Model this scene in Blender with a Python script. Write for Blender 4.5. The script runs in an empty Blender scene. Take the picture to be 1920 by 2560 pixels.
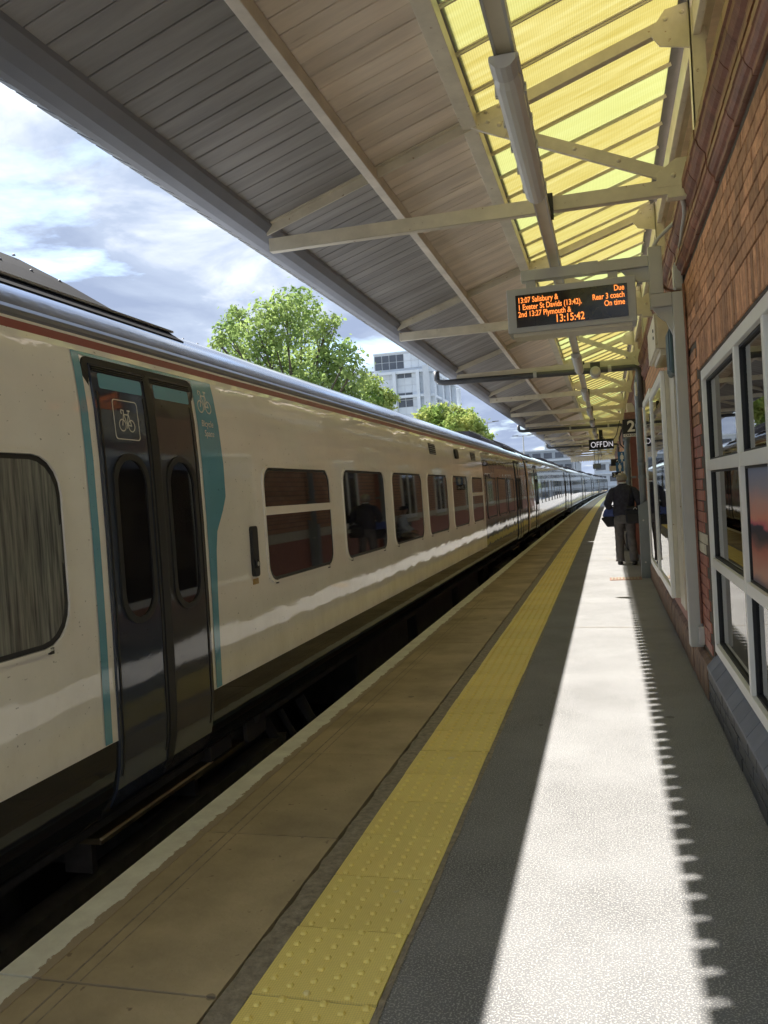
import bpy, math, random
import numpy as np
from mathutils import Vector, Matrix
R = math.radians
random.seed(7)
rng = np.random.default_rng(11)
S = bpy.context.scene
COL = S.collection

# ------------------------------------------------------------------ camera
PAN, PITCH, ROLL = R(15.03), R(1.0255), 0.060
F = Vector((-math.sin(PAN)*math.cos(PITCH), math.cos(PAN)*math.cos(PITCH), -math.sin(PITCH)))
RT = Vector((math.cos(PAN), math.sin(PAN), 0))
UP = RT.cross(F)
IX = RT*math.cos(ROLL) - UP*math.sin(ROLL)
IU = RT*math.sin(ROLL) + UP*math.cos(ROLL)
cd = bpy.data.cameras.new('camera')
cam = bpy.data.objects.new('camera', cd); COL.objects.link(cam)
cd.sensor_fit = 'HORIZONTAL'; cd.sensor_width = 36; cd.lens = 2090/1920*36
cd.clip_start = 0.05; cd.clip_end = 6000
m = Matrix((IX, IU, -F)).transposed().to_4x4(); m.translation = Vector((0, 0, 1.5))
cam.matrix_world = m
S.camera = cam

# ------------------------------------------------------------------ light
SUN_STRENGTH, SKY_STRENGTH, EXPOSURE = 2.0, 0.053, 2.82
sund = Vector((-1, .65, 1.275)).normalized()
elev = math.asin(sund.z); azim = math.atan2(sund.x, sund.y)
w = bpy.data.worlds.new('World'); S.world = w; w.use_nodes = True
nt = w.node_tree; nt.nodes.clear()
N = nt.nodes.new; L = nt.links.new
out = N('ShaderNodeOutputWorld'); bg = N('ShaderNodeBackground'); bg.inputs[1].default_value = SKY_STRENGTH
sky = N('ShaderNodeTexSky'); sky.sky_type = 'NISHITA'; sky.sun_disc = False
sky.sun_elevation = elev; sky.sun_rotation = azim; sky.air_density = 1.0; sky.dust_density = .6; sky.ozone_density = 1.5
tc = N('ShaderNodeTexCoord'); sep = N('ShaderNodeSeparateXYZ'); L(tc.outputs['Generated'], sep.inputs[0])
mx = N('ShaderNodeMath'); mx.operation = 'MAXIMUM'; mx.inputs[1].default_value = 0.0; L(sep.outputs[2], mx.inputs[0])
ad = N('ShaderNodeMath'); ad.operation = 'ADD'; ad.inputs[1].default_value = .22; L(mx.outputs[0], ad.inputs[0])
dx = N('ShaderNodeMath'); dx.operation = 'DIVIDE'; L(sep.outputs[0], dx.inputs[0]); L(ad.outputs[0], dx.inputs[1])
dy = N('ShaderNodeMath'); dy.operation = 'DIVIDE'; L(sep.outputs[1], dy.inputs[0]); L(ad.outputs[0], dy.inputs[1])
cb = N('ShaderNodeCombineXYZ'); L(dx.outputs[0], cb.inputs[0]); L(dy.outputs[0], cb.inputs[1])
n1 = N('ShaderNodeTexNoise'); n1.inputs['Scale'].default_value = 1.7; n1.inputs['Detail'].default_value = 9
n1.inputs['Roughness'].default_value = .58; n1.inputs['Distortion'].default_value = .25; L(cb.outputs[0], n1.inputs['Vector'])
r1 = N('ShaderNodeValToRGB'); r1.color_ramp.elements[0].position = .34; r1.color_ramp.elements[1].position = .50
L(n1.outputs[0], r1.inputs[0])
mp = N('ShaderNodeMapping'); mp.inputs['Location'].default_value = (3.7, 1.9, 5.1); L(cb.outputs[0], mp.inputs[0])
n2 = N('ShaderNodeTexNoise'); n2.inputs['Scale'].default_value = 2.3; n2.inputs['Detail'].default_value = 8
n2.inputs['Roughness'].default_value = .55; n2.inputs['Distortion'].default_value = .4; L(mp.outputs[0], n2.inputs['Vector'])
r2 = N('ShaderNodeValToRGB'); ce = r2.color_ramp.elements
ce[0].position = .38; ce[0].color = (.32, .39, .55, 1)
ce[1].position = .76; ce[1].color = (1.1, 1.1, 1.1, 1)
e = ce.new(.53); e.color = (.45, .53, .68, 1)
e = ce.new(.63); e.color = (.78, .84, .94, 1)
L(n2.outputs[0], r2.inputs[0])
sc = N('ShaderNodeVectorMath'); sc.operation = 'SCALE'; sc.inputs[3].default_value = 3.6; L(r2.outputs[0], sc.inputs[0])
mixn = N('ShaderNodeMix'); mixn.data_type = 'RGBA'
L(r1.outputs[0], mixn.inputs[0]); L(sky.outputs[0], mixn.inputs[6]); L(sc.outputs[0], mixn.inputs[7])
L(mixn.outputs[2], bg.inputs[0]); L(bg.outputs[0], out.inputs[0])
sl = bpy.data.lights.new('sun', 'SUN'); sl.energy = SUN_STRENGTH; sl.angle = R(.5); sl.color = (1, .955, .88)
so = bpy.data.objects.new('sun', sl); COL.objects.link(so)
so.rotation_euler = (-sund).to_track_quat('-Z', 'Y').to_euler(); so.location = (-30, 20, 40)
vs = S.view_settings; vs.view_transform = 'Standard'; vs.look = 'None'; vs.exposure = EXPOSURE; vs.gamma = 1
vs.use_curve_mapping = False
S.render.engine = 'CYCLES'
cy = S.cycles; cy.use_denoising = True; cy.max_bounces = 10; cy.diffuse_bounces = 7; cy.glossy_bounces = 4
cy.transmission_bounces = 5; cy.transparent_max_bounces = 8; cy.blur_glossy = .6; cy.sample_clamp_indirect = 6

# ------------------------------------------------------------------ materials
def nmat(name):
    mt = bpy.data.materials.new(name); mt.use_nodes = True
    t = mt.node_tree; b = t.nodes['Principled BSDF']
    return mt, t, b
def setc(s, c): s.default_value = (c[0], c[1], c[2], 1)
def M(name, c, rough=.6, var=.12, scale=6., bump=0., bscale=40., metal=0., spec=.5, st=(1, 1, 1), rnd=0., c2=None, detail=5,
      speck=None, coat=0., rvar=0., spots=None):
    """base colour varied by world-space noise, fine relief by a second noise"""
    mt, t, b = nmat(name); N = t.nodes.new; L = t.links.new
    g = N('ShaderNodeNewGeometry'); mp = N('ShaderNodeMapping'); mp.inputs['Scale'].default_value = st
    L(g.outputs['Position'], mp.inputs[0])
    n = N('ShaderNodeTexNoise'); n.inputs['Scale'].default_value = scale; n.inputs['Detail'].default_value = detail
    n.inputs['Roughness'].default_value = .62
    L(mp.outputs[0], n.inputs['Vector'])
    rp = N('ShaderNodeValToRGB'); e = rp.color_ramp.elements
    e[0].position = .32; e[1].position = .68
    lo = tuple(x*(1-var) for x in c); hi = tuple(min(1, x*(1+var)) for x in c) if c2 is None else c2
    e[0].color = (*lo, 1); e[1].color = (*hi, 1)
    L(n.outputs[0], rp.inputs[0]); src = rp.outputs[0]
    if rnd:
        oi = N('ShaderNodeObjectInfo'); hs = N('ShaderNodeHueSaturation')
        mr = N('ShaderNodeMapRange'); mr.inputs[3].default_value = 1-rnd; mr.inputs[4].default_value = 1+rnd
        L(oi.outputs['Random'], mr.inputs[0]); L(mr.outputs[0], hs.inputs['Value']); L(src, hs.inputs['Color'])
        src = hs.outputs[0]
    if speck:                               # (scale, threshold, colour)
        n3 = N('ShaderNodeTexNoise'); n3.inputs['Scale'].default_value = speck[0]; n3.inputs['Detail'].default_value = 2
        L(mp.outputs[0], n3.inputs['Vector'])
        r3 = N('ShaderNodeValToRGB'); r3.color_ramp.elements[0].position = speck[1]; r3.color_ramp.elements[1].position = speck[1]+.06
        L(n3.outputs[0], r3.inputs[0])
        mm = N('ShaderNodeMix'); mm.data_type = 'RGBA'; L(r3.outputs[0], mm.inputs[0]); L(src, mm.inputs[6]); setc(mm.inputs[7], speck[2])
        src = mm.outputs[2]
    if spots:                               # (scale, radius, colour): trodden gum and oil spots
        vo = N('ShaderNodeTexVoronoi'); vo.inputs['Scale'].default_value = spots[0]; L(g.outputs['Position'], vo.inputs['Vector'])
        wn = N('ShaderNodeMath'); wn.operation = 'MULTIPLY_ADD'; wn.inputs[1].default_value = .5*spots[1]; sepc = N('ShaderNodeSeparateColor'); L(vo.outputs['Color'], sepc.inputs[0])
        rr_ = N('ShaderNodeMath'); rr_.operation = 'MULTIPLY'; rr_.inputs[1].default_value = spots[1]; L(sepc.outputs[0], rr_.inputs[0])
        n5 = N('ShaderNodeTexNoise'); n5.inputs['Scale'].default_value = 40; L(g.outputs['Position'], n5.inputs['Vector'])
        L(n5.outputs[0], wn.inputs[0]); L(vo.outputs['Distance'], wn.inputs[2])
        sb_ = N('ShaderNodeMath'); sb_.operation = 'SUBTRACT'; L(rr_.outputs[0], sb_.inputs[0]); L(wn.outputs[0], sb_.inputs[1])
        mrr = N('ShaderNodeMapRange'); mrr.inputs[1].default_value = 0; mrr.inputs[2].default_value = .01; mrr.inputs[4].default_value = .7; L(sb_.outputs[0], mrr.inputs[0])
        m5 = N('ShaderNodeMix'); m5.data_type = 'RGBA'; L(mrr.outputs[0], m5.inputs[0]); L(src, m5.inputs[6]); setc(m5.inputs[7], spots[2]); src = m5.outputs[2]
    L(src, b.inputs['Base Color'])
    b.inputs['Roughness'].default_value = rough; b.inputs['Metallic'].default_value = metal
    b.inputs['Specular IOR Level'].default_value = spec; b.inputs['Coat Weight'].default_value = coat
    b.inputs['Coat Roughness'].default_value = .05
    if rvar:
        mr = N('ShaderNodeMapRange'); mr.inputs[3].default_value = max(0, rough-rvar); mr.inputs[4].default_value = rough+rvar
        L(n.outputs[0], mr.inputs[0]); L(mr.outputs[0], b.inputs['Roughness'])
    if bump:
        nb = N('ShaderNodeTexNoise'); nb.inputs['Scale'].default_value = bscale; nb.inputs['Detail'].default_value = 4
        L(mp.outputs[0], nb.inputs['Vector'])
        bp = N('ShaderNodeBump'); bp.inputs['Strength'].default_value = 1; bp.inputs['Distance'].default_value = bump
        L(nb.outputs[0], bp.inputs['Height']); L(bp.outputs[0], b.inputs['Normal'])
    return mt
def paint(name, c, rough=.018, wave=.0032, wscale=2.2, var=.05, dirt=None):
    """glossy vehicle paint on slightly wavy sheet metal"""
    mt = M(name, c, rough, var, 1.6, wave, wscale, spec=.55, st=(1, .9, 1.5), coat=.0, rvar=.0,
           speck=(dirt or (42, .70, tuple(x*.5 for x in c))))
    t = mt.node_tree; nb = [n for n in t.nodes if n.type == 'TEX_NOISE'][-1]; nb.inputs['Detail'].default_value = 1.2
    n4 = t.nodes.new('ShaderNodeTexNoise'); n4.inputs['Scale'].default_value = 13; n4.inputs['Detail'].default_value = 2; t.links.new(nb.inputs['Vector'].links[0].from_socket, n4.inputs['Vector'])
    b4 = t.nodes.new('ShaderNodeBump'); b4.inputs['Strength'].default_value = 1; b4.inputs['Distance'].default_value = wave*.10
    pb = [n for n in t.nodes if n.type == 'BUMP'][0]; t.links.new(n4.outputs[0], b4.inputs['Height']); t.links.new(pb.outputs[0], b4.inputs['Normal']); t.links.new(b4.outputs[0], t.nodes['Principled BSDF'].inputs['Normal'])
    return mt
def emis(name, c, s):
    mt, t, b = nmat(name); setc(b.inputs['Base Color'], (.02, .02, .02)); setc(b.inputs['Emission Color'], c)
    b.inputs['Emission Strength'].default_value = s; return mt
MT = {}
MT['asphalt'] = M('asphalt', (.205, .205, .208), .9, .20, 1.4, .0022, 230, speck=(150, .535, (.39, .38, .365)), spots=(2.8, .14, (.13, .125, .12)), spec=.3)
MT['joint'] = M('joint_asphalt', (.29, .25, .185), .9, .3, 30, .003, 120)
MT['tile'] = None
MT['cream'] = M('cream_paint', (.60, .55, .43), .45, .12, 5, .0006, 60, rnd=.04, speck=(26, .70, (.33, .22, .13)))
MT['creamrivet'] = MT['cream']
MT['board'] = M('painted_board', (.76, .66, .55), .55, .16, 2.2, .0008, 30, rnd=.09, st=(.35, 3, 1), speck=(5, .70, (.50, .42, .33)))
MT['purlin'] = M('purlin_paint', (.56, .50, .41), .55, .15, 4)
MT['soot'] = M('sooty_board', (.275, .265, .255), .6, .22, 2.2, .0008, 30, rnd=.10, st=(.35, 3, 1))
MT['dkgrey'] = M('dark_grey_paint', (.07, .07, .072), .5, .2, 6)
MT['eaves'] = M('eaves_paint', (.20, .21, .24), .55, .12, 2)
MT['sheet'] = M('roof_sheet', (.25, .25, .25), .6, .1, 2)
MT['bar'] = M('glazing_bar', (.60, .55, .42), .5, .08, 4)
MT['lightgrey'] = M('light_grey_metal', (.50, .50, .48), .4, .06, 4)
MT['postgrey'] = M('post_grey_paint', (.46, .46, .43), .42, .06, 3)
MT['pipe'] = M('blue_grey_pipe', (.20, .235, .24), .38, .1, 4)
MT['black'] = M('black_matt', (.012, .012, .013), .6, .2, 10)
MT['rubber'] = M('rubber', (.02, .02, .02), .55, .2, 10)
MT['whiteframe'] = M('window_frame_white', (.80, .79, .75), .3, .04, 3)
MT['brick'] = M('brown_brick', (.42, .195, .105), .8, .30, 16, .003, 55, rnd=.34, c2=(.56, .29, .155), speck=(70, .66, (.20, .10, .06)))
MT['redbrick'] = M('red_painted_brick', (.34, .135, .095), .55, .15, 8, .002, 55, rnd=.12)
MT['mortar'] = M('mortar', (.10, .08, .06), .95, .25, 30, .003, 120)
MT['mould'] = M('moulded_brick', (.20, .085, .055), .5, .30, 7, .002, 40, rnd=.14)
MT['plinth'] = M('plinth_brick', (.19, .12, .085), .7, .3, 9, .003, 40, rnd=.15, c2=(.30, .19, .12))
MT['engbrick'] = M('blue_engineering_brick', (.052, .056, .062), .42, .25, 9, .001, 60, rnd=.22)
MT['sillbrick'] = M('blue_sill_brick', (.14, .155, .19), .45, .15, 5, .001, 60, rnd=.12)
MT['lightmortar'] = M('light_mortar', (.30, .28, .22), .95, .2, 30)
MT['bandwhite'] = M('white_band', (.55, .50, .38), .7, .15, 9)
MT['traincream'] = paint('train_cream', (.90, .875, .83))
def grime(mt):
    """brake dust in vertical streaks low on the body side"""
    t = mt.node_tree; N = t.nodes.new; L = t.links.new; b = t.nodes['Principled BSDF']; src = b.inputs['Base Color'].links[0].from_socket
    g = N('ShaderNodeNewGeometry'); mp = N('ShaderNodeMapping'); mp.inputs['Scale'].default_value = (1, 1.6, .8); L(g.outputs['Position'], mp.inputs[0])
    n = N('ShaderNodeTexNoise'); n.inputs['Scale'].default_value = 2.2; n.inputs['Detail'].default_value = 7; n.inputs['Roughness'].default_value = .7; L(mp.outputs[0], n.inputs['Vector'])
    sp = N('ShaderNodeSeparateXYZ'); L(g.outputs['Position'], sp.inputs[0])
    h = N('ShaderNodeMapRange'); h.inputs[1].default_value = 1.0; h.inputs[2].default_value = .45; h.inputs[3].default_value = .03; h.inputs[4].default_value = .30; L(sp.outputs[2], h.inputs[0])
    r = N('ShaderNodeMapRange'); r.inputs[1].default_value = .42; r.inputs[2].default_value = .72; L(n.outputs[0], r.inputs[0])
    m_ = N('ShaderNodeMath'); m_.operation = 'MULTIPLY'; L(h.outputs[0], m_.inputs[0]); L(r.outputs[0], m_.inputs[1])
    mm = N('ShaderNodeMix'); mm.data_type = 'RGBA'; L(m_.outputs[0], mm.inputs[0]); L(src, mm.inputs[6]); setc(mm.inputs[7], (.42, .36, .27)); L(mm.outputs[2], b.inputs['Base Color'])
grime(MT['traincream'])
MT['traindark'] = paint('train_dark', (.085, .075, .07), .035)
MT['trainblue'] = paint('train_blue_grey', (.27, .30, .33), .035)
MT['skirt'] = paint('train_skirt', (.022, .023, .026), .04, .0022)
MT['doornavy'] = paint('door_navy', (.04, .05, .075), .05, .002)
MT['doorgrey'] = paint('door_charcoal', (.07, .068, .070), .05, .002)
MT['teal'] = paint('teal_vinyl', (.155, .375, .49), .08, .002)
MT['redline'] = paint('red_stripe', (.28, .045, .055), .35, .0008)
MT['gutter'] = M('train_gutter', (.20, .21, .23), .3, .1, 3, spec=.6)
MT['trainroof'] = M('train_roof', (.62, .65, .70), .10, .12, 1.2, .003, 2.2, spec=.8, st=(1, .4, 1), metal=.75)
MT['pod'] = M('roof_pod', (.010, .011, .016), .95, .25, 5, spec=.06)
MT['podgrey'] = M('roof_panel_grey', (.33, .34, .36), .5, .15, 4)
MT['under'] = M('underframe_and_light_block', (.05, .048, .045), .7, .35, 9)
MT['stepmat'] = M('step_board', (.075, .060, .030), .5, .3, 12)
MT['yellowend'] = M('yellow_end_panel', (.42, .24, .04), .35, .12, 3)
MT['stone'] = M('coping_stone', (.44, .355, .215), .8, .28, 1.5, .003, 45, speck=(24, .685, (.25, .19, .12)), rnd=.06, spots=(3.4, .13, (.17, .14, .10)))
MT['pave_rest'] = MT['stone']
MT['ballast'] = M('ballast', (.09, .08, .07), .95, .4, 20, .03, 25)
MT['ground'] = M('far_ground', (.20, .20, .18), .95, .3, .4)
MT['rail'] = M('rail_steel', (.12, .09, .07), .5, .3, 10, metal=.6)
MT['white'] = M('white_vinyl', (.75, .73, .66), .5, .03, 4)
MT['housing'] = M('sign_housing', (.42, .42, .40), .4, .05, 3)
MT['green'] = M('green_cabinet', (.045, .085, .085), .5, .1, 4)
MT['blue'] = M('sign_blue', (.03, .14, .32), .4, .05, 5)
MT['led'] = emis('amber_led', (1, .26, .045), .24)
MT['ledw'] = emis('white_led', (.9, .85, .9), .14)
MT['screen'] = M('display_glass', (.018, .013, .010), .12, .2, 3)
MT['diffuser'] = M('lamp_diffuser', (.62, .62, .58), .3, .04, 3)
MT['concrete'] = M('pale_concrete', (.56, .60, .64), .8, .08, .6)
MT['concrete2'] = M('grey_concrete', (.30, .33, .36), .85, .12, .3)
MT['panelwhite'] = M('cladding_white', (.66, .71, .76), .45, .06, .8, rnd=.05)
MT['winfar'] = M('far_window', (.09, .10, .12), .12, .2, 1)
MT['bark'] = M('bark', (.10, .085, .06), .9, .3, 8, .02, 20)
def leafmat(name, c, c2):
    mt, t, b = nmat(name); N = t.nodes.new; L = t.links.new
    g = N('ShaderNodeNewGeometry'); n = N('ShaderNodeTexNoise'); n.inputs['Scale'].default_value = .55; n.inputs['Detail'].default_value = 6
    L(g.outputs['Position'], n.inputs['Vector'])
    rp = N('ShaderNodeValToRGB'); e = rp.color_ramp.elements; e[0].position = .38; e[1].position = .64
    e[0].color = (*c, 1); e[1].color = (*c2, 1); L(n.outputs[0], rp.inputs[0])
    d = N('ShaderNodeBsdfDiffuse'); tr = N('ShaderNodeBsdfTranslucent'); ms = N('ShaderNodeMixShader'); ms.inputs[0].default_value = .5
    L(rp.outputs[0], d.inputs[0]); L(rp.outputs[0], tr.inputs[0]); L(d.outputs[0], ms.inputs[1]); L(tr.outputs[0], ms.inputs[2])
    L(ms.outputs[0], t.nodes['Material Output'].inputs[0]); t.nodes.remove(b); return mt
MT['leafA'] = leafmat('maple_leaf', (.17, .26, .085), (.38, .48, .17))
MT['leafB'] = leafmat('yellow_green_leaf', (.21, .32, .09), (.47, .50, .16))
MT['leafC'] = leafmat('dark_leaf', (.05, .10, .045), (.10, .16, .06))
def grpmat():
    mt, t, b = nmat('yellow_rooflight'); N = t.nodes.new; L = t.links.new
    g = N('ShaderNodeNewGeometry'); mp = N('ShaderNodeMapping'); mp.inputs['Scale'].default_value = (.7, 7, 1); L(g.outputs['Position'], mp.inputs[0])
    n = N('ShaderNodeTexNoise'); n.inputs['Scale'].default_value = 3; n.inputs['Detail'].default_value = 6; L(mp.outputs[0], n.inputs['Vector'])
    rp = N('ShaderNodeValToRGB'); e = rp.color_ramp.elements; e[0].position = .3; e[1].position = .7
    e[0].color = (.45, .41, .205, 1); e[1].color = (.51, .485, .30, 1); L(n.outputs[0], rp.inputs[0])
    wv = N('ShaderNodeTexWave'); wv.wave_type = 'BANDS'; wv.bands_direction = 'X'; wv.inputs['Scale'].default_value = 24
    wv.inputs['Distortion'].default_value = .3; L(g.outputs['Position'], wv.inputs['Vector'])
    mr = N('ShaderNodeMapRange'); mr.inputs[3].default_value = .90; mr.inputs[4].default_value = 1.05; L(wv.outputs[0], mr.inputs[0])
    oi = N('ShaderNodeObjectInfo'); m2 = N('ShaderNodeMix'); m2.data_type = 'RGBA'
    r2 = N('ShaderNodeValToRGB'); r2.color_ramp.elements[0].position = .55; r2.color_ramp.elements[1].position = .95; L(oi.outputs['Random'], r2.inputs[0])
    L(r2.outputs[0], m2.inputs[0]); L(rp.outputs[0], m2.inputs[6]); setc(m2.inputs[7], (.49, .53, .33))
    hs = N('ShaderNodeHueSaturation'); L(m2.outputs[2], hs.inputs['Color']); L(mr.outputs[0], hs.inputs['Value'])
    d = N('ShaderNodeBsdfDiffuse'); tr = N('ShaderNodeBsdfTranslucent'); ms = N('ShaderNodeMixShader'); ms.inputs[0].default_value = .92
    L(hs.outputs[0], d.inputs[0]); L(hs.outputs[0], tr.inputs[0]); L(d.outputs[0], ms.inputs[1]); L(tr.outputs[0], ms.inputs[2])
    L(ms.outputs[0], t.nodes['Material Output'].inputs[0]); t.nodes.remove(b); return mt
MT['grp'] = grpmat()
def glassmat(name, tint, ior=1.5, rough=.0):
    mt, t, b = nmat(name); N = t.nodes.new; L = t.links.new
    fr = N('ShaderNodeFresnel'); fr.inputs[0].default_value = ior
    tp = N('ShaderNodeBsdfTransparent'); setc(tp.inputs[0], tint)
    gl = N('ShaderNodeBsdfGlossy'); gl.inputs['Roughness'].default_value = rough; setc(gl.inputs[0], (.95, .95, .95))
    ms = N('ShaderNodeMixShader'); L(fr.outputs[0], ms.inputs[0]); L(tp.outputs[0], ms.inputs[1]); L(gl.outputs[0], ms.inputs[2])
    L(ms.outputs[0], t.nodes['Material Output'].inputs[0]); t.nodes.remove(b); return mt
MT['glass'] = glassmat('window_glass', (.75, .80, .78), 1.65)
MT['caseglass'] = glassmat('case_glass', (.8, .82, .8), 1.6)
MT['trainglass'] = M('train_glass', (.014, .013, .015), .03, .3, .8, spec=.75)
MT['frost'] = None
def tilemat():
    mt = M('yellow_tactile', (1.0, .80, .24), .6, .05, 2.5, .0006, 120, rnd=.06, speck=(9, .70, (.90, .77, .36)))
    t = mt.node_tree; N = t.nodes.new; L = t.links.new; b = t.nodes['Principled BSDF']
    src = b.inputs['Base Color'].links[0].from_socket
    tcn = N('ShaderNodeTexCoord'); sp = N('ShaderNodeSeparateXYZ'); L(tcn.outputs['Object'], sp.inputs[0])
    outs = []
    for k in (0, 1):
        a = N('ShaderNodeMath'); a.operation = 'PINGPONG'; a.inputs[1].default_value = .0042; L(sp.outputs[k], a.inputs[0])
        c = N('ShaderNodeMath'); c.operation = 'LESS_THAN'; c.inputs[1].default_value = .0010; L(a.outputs[0], c.inputs[0]); outs.append(c)
    o = N('ShaderNodeMath'); o.operation = 'MAXIMUM'; L(outs[0].outputs[0], o.inputs[0]); L(outs[1].outputs[0], o.inputs[1])
    z = N('ShaderNodeMath'); z.operation = 'LESS_THAN'; z.inputs[1].default_value = .0085; L(sp.outputs[2], z.inputs[0])
    p = N('ShaderNodeMath'); p.operation = 'MULTIPLY'; L(o.outputs[0], p.inputs[0]); L(z.outputs[0], p.inputs[1])
    q = N('ShaderNodeMath'); q.operation = 'MULTIPLY'; q.inputs[1].default_value = .35; L(p.outputs[0], q.inputs[0])
    mm = N('ShaderNodeMix'); mm.data_type = 'RGBA'; L(q.outputs[0], mm.inputs[0]); L(src, mm.inputs[6]); setc(mm.inputs[7], (.55, .43, .12))
    L(mm.outputs[2], b.inputs['Base Color']); return mt
MT['tile'] = tilemat()
def edgepaint():
    """worn white platform-edge paint: flakes off towards the inner side"""
    mt = M('worn_edge_paint', (.92, .90, .76), .7, .12, 6, .004, 35)
    t = mt.node_tree; N = t.nodes.new; L = t.links.new; b = t.nodes['Principled BSDF']
    src = b.inputs['Base Color'].links[0].from_socket
    tcn = N('ShaderNodeTexCoord'); sp = N('ShaderNodeSeparateXYZ'); L(tcn.outputs['Object'], sp.inputs[0])
    g = N('ShaderNodeNewGeometry'); mp = N('ShaderNodeMapping'); mp.inputs['Scale'].default_value = (1, .45, 1); L(g.outputs['Position'], mp.inputs[0])
    n = N('ShaderNodeTexNoise'); n.inputs['Scale'].default_value = 16; n.inputs['Detail'].default_value = 8; n.inputs['Roughness'].default_value = .75
    L(mp.outputs[0], n.inputs['Vector'])
    mr = N('ShaderNodeMapRange'); mr.inputs[1].default_value = .105; mr.inputs[2].default_value = .165; mr.inputs[3].default_value = .26; mr.inputs[4].default_value = .80
    L(sp.outputs[0], mr.inputs[0])
    c = N('ShaderNodeMath'); c.operation = 'LESS_THAN'; L(n.outputs[0], c.inputs[0]); L(mr.outputs[0], c.inputs[1])
    mm = N('ShaderNodeMix'); mm.data_type = 'RGBA'; L(c.outputs[0], mm.inputs[0]); L(src, mm.inputs[6]); setc(mm.inputs[7], (.42, .34, .23))
    L(mm.outputs[2], b.inputs['Base Color']); return mt
MT['edge'] = edgepaint()
def frostmat():
    mt = M('streaked_window', (.13, .14, .135), .10, .5, 5, st=(1, 9, .5), c2=(.30, .31, .28), spec=.6)
    return mt
MT['frost'] = frostmat()
def walltex():
    mt, t, b = nmat('far_brickwork'); N = t.nodes.new; L = t.links.new
    g = N('ShaderNodeNewGeometry'); sp = N('ShaderNodeSeparateXYZ'); L(g.outputs['Position'], sp.inputs[0])
    cb = N('ShaderNodeCombineXYZ'); L(sp.outputs[1], cb.inputs[0]); L(sp.outputs[2], cb.inputs[1])
    br = N('ShaderNodeTexBrick'); br.inputs['Scale'].default_value = 1; br.inputs['Brick Width'].default_value = .235
    br.inputs['Row Height'].default_value = .075; br.inputs['Mortar Size'].default_value = .006
    setc(br.inputs['Color1'], (.42, .19, .10)); setc(br.inputs['Color2'], (.50, .27, .15)); setc(br.inputs['Mortar'], (.14, .11, .08))
    L(cb.outputs[0], br.inputs['Vector']); L(br.outputs[0], b.inputs['Base Color']); b.inputs['Roughness'].default_value = .8; return mt
MT['brickwall'] = walltex()
def sunset():
    mt, t, b = nmat('sunset_print'); N = t.nodes.new; L = t.links.new
    tcn = N('ShaderNodeTexCoord'); sp = N('ShaderNodeSeparateXYZ'); L(tcn.outputs['Object'], sp.inputs[0])
    n = N('ShaderNodeTexNoise'); n.inputs['Scale'].default_value = 5; n.inputs['Detail'].default_value = 5
    mp = N('ShaderNodeMapping'); mp.inputs['Scale'].default_value = (1, .7, 2.5); L(tcn.outputs['Object'], mp.inputs[0]); L(mp.outputs[0], n.inputs['Vector'])
    a = N('ShaderNodeMath'); a.operation = 'MULTIPLY_ADD'; a.inputs[1].default_value = .10; L(n.outputs[0], a.inputs[0]); L(sp.outputs[2], a.inputs[2])
    mr = N('ShaderNodeMapRange'); mr.inputs[1].default_value = -.25; mr.inputs[2].default_value = .38; L(a.outputs[0], mr.inputs[0])
    rp = N('ShaderNodeValToRGB'); e = rp.color_ramp.elements
    e[0].position = 0; e[0].color = (.20, .20, .25, 1); e[1].position = 1; e[1].color = (.16, .22, .34, 1)
    for p, c in ((.12, (.52, .27, .19)), (.30, (.45, .14, .09)), (.37, (.10, .045, .04)), (.405, (.02, .013, .02)), (.47, (.03, .02, .04)), (.49, (.50, .09, .13)), (.54, (.62, .24, .16)),
                 (.64, (.50, .27, .22)), (.78, (.27, .25, .29))):
        k = e.new(p); k.color = (*c, 1)
    L(mr.outputs[0], rp.inputs[0]); L(rp.outputs[0], b.inputs['Base Color']); b.inputs['Roughness'].default_value = .6
    return mt
MT['sunset'] = sunset()
MT['bluepaper'] = M('blue_poster', (.10, .22, .33), .6, .5, 6, c2=(.45, .50, .52))
MT['greypaper'] = M('poster_grey', (.30, .31, .29), .6, .3, 4)
MT['room'] = M('dim_room', (.10, .10, .10), .8, .2, 2)
MT['navy'] = M('navy_knit', (.035, .035, .050), .95, .35, 18, .004, 60)
MT['trouser'] = M('grey_trousers', (.115, .108, .104), .9, .25, 12, .004, 40)
MT['skin'] = M('skin', (.30, .17, .11), .5, .1, 8)
MT['greyhair'] = M('grey_hair', (.34, .30, .22), .8, .2, 60, .003, 200)
MT['shoe'] = M('shoe', (.03, .028, .026), .5, .2, 8)
MT['bluebag'] = M('blue_bag', (.05, .085, .28), .6, .15, 10)
MT['bagdark'] = M('bag_dark', (.014, .015, .019), .7, .2, 10)
MT['paleshirt'] = M('pale_shirt', (.45, .48, .52), .9, .15, 14)
MT['tan'] = M('tan_trousers', (.27, .22, .16), .9, .15, 12)
MT['rust'] = M('rusty_iron', (.22, .11, .08), .7, .3, 20, .002, 60)
MT['fence'] = M('fence_grey', (.25, .25, .25), .6, .1, 5)

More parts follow.
